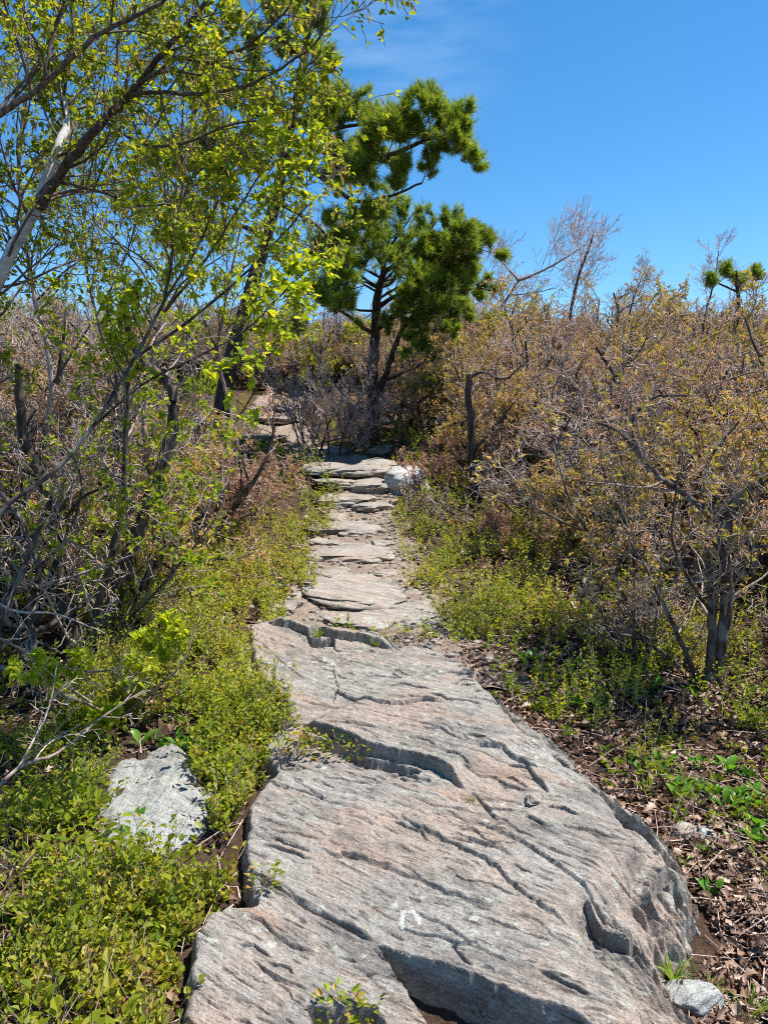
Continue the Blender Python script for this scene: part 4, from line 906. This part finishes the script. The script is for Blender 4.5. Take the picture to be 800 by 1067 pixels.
pine(203, pb3, [([(772, 420, 12.5), (770, 340, 12.5), (768, 300, 12.5), (766, 282, 12.5)], .05, .015)], [([(769, 305, 12.5), (785, 292, 12.4), (796, 280, 12.4)], .02, .008, .4, .2, .6), ([(769, 305, 12.5), (750, 296, 12.4), (742, 294, 12.4)], .02, .008, .5, .2, .7)],
     [(0, 2, (.8, 1.0), lambda f: .25)], 'small pine top just showing above the thicket skyline', 34, .085, .0045, tuftlen=.26)

# ------------------------------------------------------------------ ground cover
g = np.random.RandomState(42)
LPG = LP
def free(x, y, m_rock=.02, m_path=-.05):
    ok = poly_sd(x, y, OUTG) < -m_rock
    ok &= (np.abs(x-pathx(y))-pathw(y)+.14*fbm(x*2.2, y*2.2, 31, 3) > m_path) | (y < 4.3)
    ok &= poly_sd(x, y, LPG)+.05*fbm(x*9, y*9, 444, 2) < .0
    ok &= (x-.25)**2+((y-8.55)*.6)**2 > .36**2
    return ok
def sample(n, xr, yr, dens):
    y = yr[0]*(yr[1]/yr[0])**g.rand(n); x = (xr[0]+(xr[1]-xr[0])*g.rand(n))*y
    k = (g.rand(n) < dens(x, y)) & free(x, y); return x[k], y[k]
def dens_cover(x, y):
    u = 400+x/y*FPX/1.0
    nz = fbm(x*2.1, y*2.1, 500, 3)
    d = np.abs(x-pathx(y))-pathw(y)
    left = (x < pathx(y))*(np.where(y < 4.4, .27, .62)+1.9*nz)*np.where(y < 4.4, 1., sstep(1.6, .5, d)*1.0+.25)
    right = (x > pathx(y))*(np.where(y < 3.6, np.clip(-.05+.9*fbm(x*1.6+2, y*1.6, 506, 3), 0, .4)*sstep(-.12, -.4, poly_sd(x, y, OUTG)), 0)+sstep(3.2, 4.6, y)*(.46+1.3*nz)*sstep(-.10, -.32, poly_sd(x, y, OUTG))*(sstep(1.7, .6, d)+.22))
    edge = (x < pathx(y)+.1)*(y < 4.4)*.45*sstep(-.22, -.03, poly_sd(x, y, OUTG))
    return np.clip(left+right+edge, 0, 1)
def sprigs(name, n, xr, yr, dens, mat, hr, L, leaf, label, wr=.55, kind='stuff', stem=True):
    x, y = sample(n, xr, yr, dens); N = len(x); z = H(x, y)
    h = (hr[0]+(hr[1]-hr[0])*g.rand(N)**1.3)*(1+.7*fbm(x*2.7, y*2.7, 530, 2)); lean = g.randn(N, 2)*.38
    D = nrm(np.stack([lean[:, 0], lean[:, 1], np.ones(N)], -1)); base_ = np.stack([x, y, z-.01], -1)
    t = (.3+.7*(np.arange(L)+g.rand(N, L))/L)[..., None]
    pos = base_[:, None]+D[:, None]*(t*h[:, None, None])+g.randn(N, L, 3)*.008
    a = g.rand(N, L)*6.283; dr = np.stack([np.cos(a), np.sin(a), .35+.7*t[..., 0]+.3*g.randn(N, L)], -1)
    up = np.array([0, 0, 1.])+g.randn(N, L, 3)*.45
    ln = leaf*(.6+.7*g.rand(N, L))*(1.05-.3*t[..., 0])
    V, F = leafgeo(pos.reshape(-1, 3), dr.reshape(-1, 3), up.reshape(-1, 3), ln.ravel(), wr=wr, fold=.3, curl=.2)
    rnd = np.clip(np.repeat(g.rand(N), L)*.55+g.rand(N*L)*.45+.12*np.repeat(fbm(x*1.5, y*1.5, 520, 2), L), 0, 1)
    V2, F2, r2 = tubes([([b, b+d*hh*.55, b+d*hh+np.array([.01, 0, 0])], [.0014, .0011, .0008]) for b, d, hh in zip(base_, D, h)], 3)
    nL = len(F)
    o = mesh(name, np.concatenate([V, V2]), [np.concatenate([F, F2+len(V)])], [mat, M['twigbr']], None, np.concatenate([np.repeat(rnd, 6), r2]), False, fmat=np.concatenate([np.zeros(nL), np.ones(len(F2))]))
    return tag(o, label, 'ground cover', kind=kind)
sprigs('ground_cover', 15000, (-.62, .1), (1.3, 3.4), dens_cover, M['blue'], (.05, .19), 12, .025, 'low yellow green blueberry growth around the lichen rock')
sprigs('ground_cover', 3600, (.1, .72), (1.6, 3.4), dens_cover, M['blue'], (.05, .2), 12, .024, 'low green growth on the leaf litter beside the outcrop')
sprigs('ground_cover', 20000, (-.55, .65), (3.3, 7.0), dens_cover, M['blue'], (.06, .28), 13, .024, 'low yellow green growth along both banks of the trail')
sprigs('ground_cover', 2200, (-.62, .1), (1.3, 5.0), lambda x, y: np.clip((x < pathx(y))*(.3+1.2*fbm(x*1.9+7, y*1.9, 540, 3)), 0, 1), M['leaf'], (.08, .26), 7, .040, 'bright green seedling leaves among the low growth', wr=.6)
sprigs('ground_cover', 1500, (.1, .7), (1.8, 6.0), lambda x, y: np.clip((x > pathx(y)+.5)*(y > 2.5)*(.12+1.1*fbm(x*1.9+7, y*1.9, 541, 3)), 0, 1), M['leafgreen'], (.06, .2), 6, .040, 'scattered green seedlings on the leaf litter', wr=.55)
sprigs('ground_cover', 1800, (-.62, .65), (1.3, 8.0), lambda x, y: np.clip(.25+.9*fbm(x*1.7+3, y*1.7, 542, 3), 0, 1), M['straw'], (.10, .34), 5, .05, 'dry straw coloured stems among the low growth', wr=.09)
sprigs('ground_cover', 8000, (-.45, .6), (7.0, 19), dens_cover, M['blue'], (.10, .32), 12, .036, 'low green growth edging the upper trail')
# leaf litter
def litter(name, n, xr, yr, dens, size, label):
    x, y = sample(n, xr, yr, dens); N = len(x); z = H(x, y)+.006+.028*g.rand(N)**2
    a = g.rand(N)*6.283; dr = np.stack([np.cos(a), np.sin(a), g.randn(N)*.35], -1); up = np.array([0, 0, 1.])+g.randn(N, 3)*.5
    ln = (size*(.35+1.15*g.rand(N)**1.6))[:, None]; d = nrm(dr); sd = nrm(np.cross(d, up)); nn = np.cross(sd, d); c0 = np.stack([x, y, z], -1)-d*ln*.5
    wr = (.7+.5*g.rand(N))[:, None]; fo = (.25+g.randn(N)*.55)[:, None]; cu = (g.randn(N)*.55)[:, None]; tw = (g.randn(N)*.5)[:, None]; V = []
    for q_, w in ((0, .02), (.16, .13), (.30, .08), (.44, .24), (.57, .15), (.72, .27), (.86, .17), (1, .03)):
        s2 = nrm(sd+nn*tw*q_); n2 = np.cross(s2, d); m = c0+d*ln*q_+nn*ln*cu*(q_-q_*q_)
        V += [m-s2*ln*w*wr+n2*ln*w*wr*fo, m, m+s2*ln*w*wr*(.8+.4*g.rand(N))[:, None]+n2*ln*w*wr*fo]
    V = np.stack(V, 1); K = V.shape[1]; V[..., 2] = np.maximum(V[..., 2], H(x, y)[:, None]+.004); V = V.reshape(-1, 3); bb = np.arange(N)[:, None]*K
    F = np.concatenate([bb+np.array([[k*3+j, k*3+j+1, k*3+j+4, k*3+j+3]]) for k in range(7) for j in (0, 1)])
    o = mesh(name, V, [F], M['dead'], None, np.repeat(g.rand(N), K), True); tag(o, label, 'leaf litter', kind='stuff')
litter('leaf_litter', 34000, (.1, .75), (1.4, 4.6), lambda x, y: np.clip(.72+1.1*fbm(x*2.5, y*2.5, 600, 3), .15, 1), .038, 'brown dead leaves beside the outcrop')
litter('leaf_litter', 9000, (-.65, .05), (1.3, 4.6), lambda x, y: np.clip(.45+.7*fbm(x*2.5, y*2.5, 601, 3), 0, 1), .05, 'brown dead leaves under the ground plants')
litter('leaf_litter', 14000, (-.6, .65), (4.4, 12), lambda x, y: np.clip(.6+.7*fbm(x*2, y*2, 602, 3), 0, 1), .07, 'brown dead leaves beneath the thickets')
# loose gravel on the trail
yy = 3.9*(10.4/3.9)**g.rand(1300); xx = pathx(yy)+(g.rand(1300)*2-1)*(pathw(yy)+.1); k = poly_sd(xx, yy, OUTG) < -.02; xx, yy = xx[k], yy[k]; N = len(xx)
rr = .006+.018*g.rand(N)**3; th = np.arange(7)*2*math.pi/7; jit = .7+.6*g.rand(N, 3, 7); V = []
for lv, (hz, wv) in enumerate(((-.3, 1), (.35, .95), (.62, .5))):
    V.append(np.stack([xx[:, None]+rr[:, None]*wv*jit[:, lv]*np.cos(th)*1.35, yy[:, None]+rr[:, None]*wv*jit[:, lv]*np.sin(th), (H(xx, yy)+.014)[:, None]+rr[:, None]*hz*(.8+.4*jit[:, lv])], -1))
V = np.stack(V, 1).reshape(-1, 3); b = np.arange(N)[:, None]*21; j = np.arange(7); F4 = [b+np.array([[l*7+a, l*7+(a+1) % 7, (l+1)*7+(a+1) % 7, (l+1)*7+a]]) for l in (0, 1) for a in range(7)]
tag(mesh('gravel', V, [np.concatenate(F4), b+14+j[None]], MR3), 'loose gravel and chips on the dirt trail', 'gravel', kind='stuff')
# fallen twigs and straw
x, y = sample(3800, (-.6, .7), (1.4, 6.5), lambda x, y: np.where(x > pathx(y), .8, .35)); L_ = []
for a, b in zip(x, y):
    c = np.array([a, b, Hf(a, b)+.015]); th = g.rand()*6.283; ln = .06+.3*g.rand()**2; d = np.array([math.cos(th), math.sin(th), g.randn()*.12])
    L_.append(([c-d*ln*.5, c+np.array([0, 0, .01*g.rand()])+g.randn(3)*.01, c+d*ln*.5], [.002+.002*g.rand(), .002, .0012]))
V, F, r_ = tubes(L_, 4); tag(mesh('twig_litter', V, [F], M['twigbr'], None, r_, True), 'scattered fallen twigs on the leaf litter', 'twig litter', kind='stuff')

# ------------------------------------------------------------------ single ground plants
def plantproto(name, seed, nl, ln, wr, mat, spread, cat, blades=False):
    rs = np.random.RandomState(seed); t = thing(name, (0, 0, 0), '', cat)
    a = np.arange(nl)*2.4+rs.rand(nl); r = rs.rand(nl)*.02
    pos = np.stack([r*np.cos(a), r*np.sin(a), .0+.02*rs.rand(nl)], -1)
    dr = np.stack([np.cos(a)*spread*(.4+rs.rand(nl)), np.sin(a)*spread*(.4+rs.rand(nl)), np.ones(nl)], -1); ls = ln*(.6+.6*rs.rand(nl))
    # two-segment leaves for a natural arch
    s = nrm(np.cross(dr, np.array([0, 0, 1.])+rs.randn(nl, 3)*.2)); D = nrm(dr); out = np.stack([np.cos(a), np.sin(a), np.zeros(nl)], -1)
    prof_ = [(0, .12), (.2, .30), (.45, .5), (.7, .42), (.88, .2), (1, .02)] if not blades else [(0, .5), (.3, .5), (.6, .4), (.85, .22), (1, .03)]
    V = []
    for q_, w in prof_:
        c = pos+D*ls[:, None]*q_+out*(ls[:, None]*.45*q_*q_*spread)+np.array([0, 0, -1.])*ls[:, None]*.25*q_**3
        ww = (ls*wr*w)[:, None]; nn_ = np.cross(s, D)
        V += [c-s*ww+nn_*ww*.35, c, c+s*ww+nn_*ww*.35]
    V = np.stack(V, 1).reshape(-1, 3); K = len(prof_)*3; b = np.arange(nl)[:, None]*K; F = []
    for k in range(len(prof_)-1):
        F += [b+np.array([[k*3, k*3+1, k*3+4, k*3+3]]), b+np.array([[k*3+1, k*3+2, k*3+5, k*3+4]])]
    o = mesh('leaves', V, [np.concatenate(F)], mat, t, np.repeat(rs.rand(nl), K), True)
    return t
def putplants(protos, spots, label, group, cat, s0, s1, zoff=0):
    for i, (u, v) in enumerate(spots):
        p = G(u, v); t = protos[i % len(protos)]
        r = dup(t, (p[0], p[1], Hf(p[0], p[1])-.005+zoff), rng.random()*6.28, rng.uniform(s0, s1), label, group); r['category'] = cat
BP = [plantproto('broadleaf_plant', 700+i, 3+i, .125, .42, M['broad'], .55, 'plant') for i in range(3)]
def near(u, v, n, su, sv): return [(u+rng.gauss(0, su), v+rng.gauss(0, sv)) for _ in range(n)]
putplants(BP, near(355, 0, 0, 1, 1)+[(148, 778), (160, 774), (172, 782), (186, 778), (196, 784), (202, 778), (205, 790), (228, 806), (240, 812), (246, 806), (258, 806), (276, 745), (262, 770), (250, 760), (232, 790), (215, 768)], 'broad green leaved plant at the tip of the lichen rock', 'broad leaved plants by the lichen rock', 'plant', .5, .8)
putplants(BP, near(575, 705, 9, 16, 10)+near(610, 735, 5, 12, 8)+near(640, 690, 4, 14, 12), 'bright green leaved plant on the bank above the outcrop edge', 'bright plants above the outcrop edge', 'plant', .45, .85)
putplants(BP, near(690, 800, 6, 14, 8)+near(725, 810, 10, 18, 12)+near(775, 835, 16, 20, 20)+near(785, 870, 6, 10, 8)+near(710, 830, 4, 6, 8)+near(710, 700, 8, 50, 40)+near(720, 900, 4, 20, 30), 'broad green plant on leaf litter beneath the gnarled scrub oak', 'broad plants beneath the scrub oak', 'plant', .38, .7)
putplants(BP, near(120, 900, 10, 50, 40)+near(70, 850, 8, 40, 30)+near(160, 960, 5, 20, 30), 'broad green leaf plant among the low growth below the lichen rock', 'broad plants below the lichen rock', 'plant', .4, .65)
GT = [plantproto('grass_tuft', 720+i, 44, .16, .05, M['grass'], .45, 'grass', True) for i in range(2)]
def puttuft(u, v, s, label, n=1, sx=4, rock=False):
    p = on_rock(u, v) if rock else G(u, v)
    r = dup(GT[rng.randrange(2)], tuple(p+np.array([0, 0, -.01])), rng.random()*6.28, s, label); r['category'] = 'grass'
puttuft(702, 1024, .62, 'green grass tuft at the foot of the outcrop'); puttuft(735, 1040, .55, 'sparse grass tuft on dirt next to the rough grey stone')
puttuft(780, 1062, .6, 'grass tuft in the leaf litter away from the outcrop'); puttuft(332, 664, .45, 'small grass tuft in the notch of the upper slab', rock=True); puttuft(392, 673, .35, 'tiny grass tuft at the end of the upper slab notch', rock=True)
puttuft(490, 836, .22, 'tiny green clump where two cracks in the outcrop meet', rock=True); puttuft(228, 545, .9, 'pale grass tuft on the bank by the dry bushes'); puttuft(302, 505, .9, 'yellow green grass tuft on the bank by the layered ledge')
puttuft(330, 520, .7, 'grass tuft overhanging the edge of the layered ledge'); puttuft(226, 785, .5, 'fine grass tuft near the broad leaved plants')
# leafy growth in the cracks of the outcrop
BC = []
def crackplant(u, v, s, label):
    rs = np.random.RandomState(int(u*7+v)); p = on_rock(u, v); t = thing('crack_plant', tuple(p), label, 'plant'); N = 46
    a = rs.rand(N)*6.283; r = np.sqrt(rs.rand(N))*.07*s; pos = np.stack([r*np.cos(a), r*np.sin(a)*.7, rs.rand(N)*.09*s], -1)
    dr = np.stack([np.cos(a), np.sin(a), .3+.6*rs.rand(N)], -1); V, F = leafgeo(pos, dr, np.array([0, 0, 1.])+rs.randn(N, 3)*.4, .026*s*(.6+.7*rs.rand(N)), wr=.55)
    mesh('leaves', V, [F], M['blue'], t, np.repeat(rs.rand(N), 6))
    V2, F2, r2 = tubes([([(0, 0, -.02), tuple(q*.6), tuple(q)], [.0015, .0012, .0008]) for q in pos[::3]], 3); mesh('stems', V2, [F2], M['twigbr'], t, r2)
for i, (u, v, s, l) in enumerate([(352, 1064, .8, 'leafy sprig growing from the notch in the smooth lower slab'), (378, 1068, .7, 'second leafy sprig in the lower slab notch, nearer the cleft'), (310, 790, 1.0, 'blueberry sprig in the crack behind the main slab'),
                                  (330, 780, .9, 'reddish green sprig midway along the crack under the dark lip'), (352, 786, .9, 'green sprig near the deep end of the dark lip'), (372, 792, .8, 'small sprig at the middle of the undercut lip'), (290, 788, 1.1, 'leafy clump at the outer end of the crack by the wedge'), (275, 925, .7, 'mossy sprig in the crack beside the smooth lower slab'), (298, 760, .9, 'sprig growing along the top of the rock wedge')]): crackplant(u, v, s, l)
for t in BP+GT:
    for c in list(t.children): bpy.data.objects.remove(c)
    bpy.data.objects.remove(t)
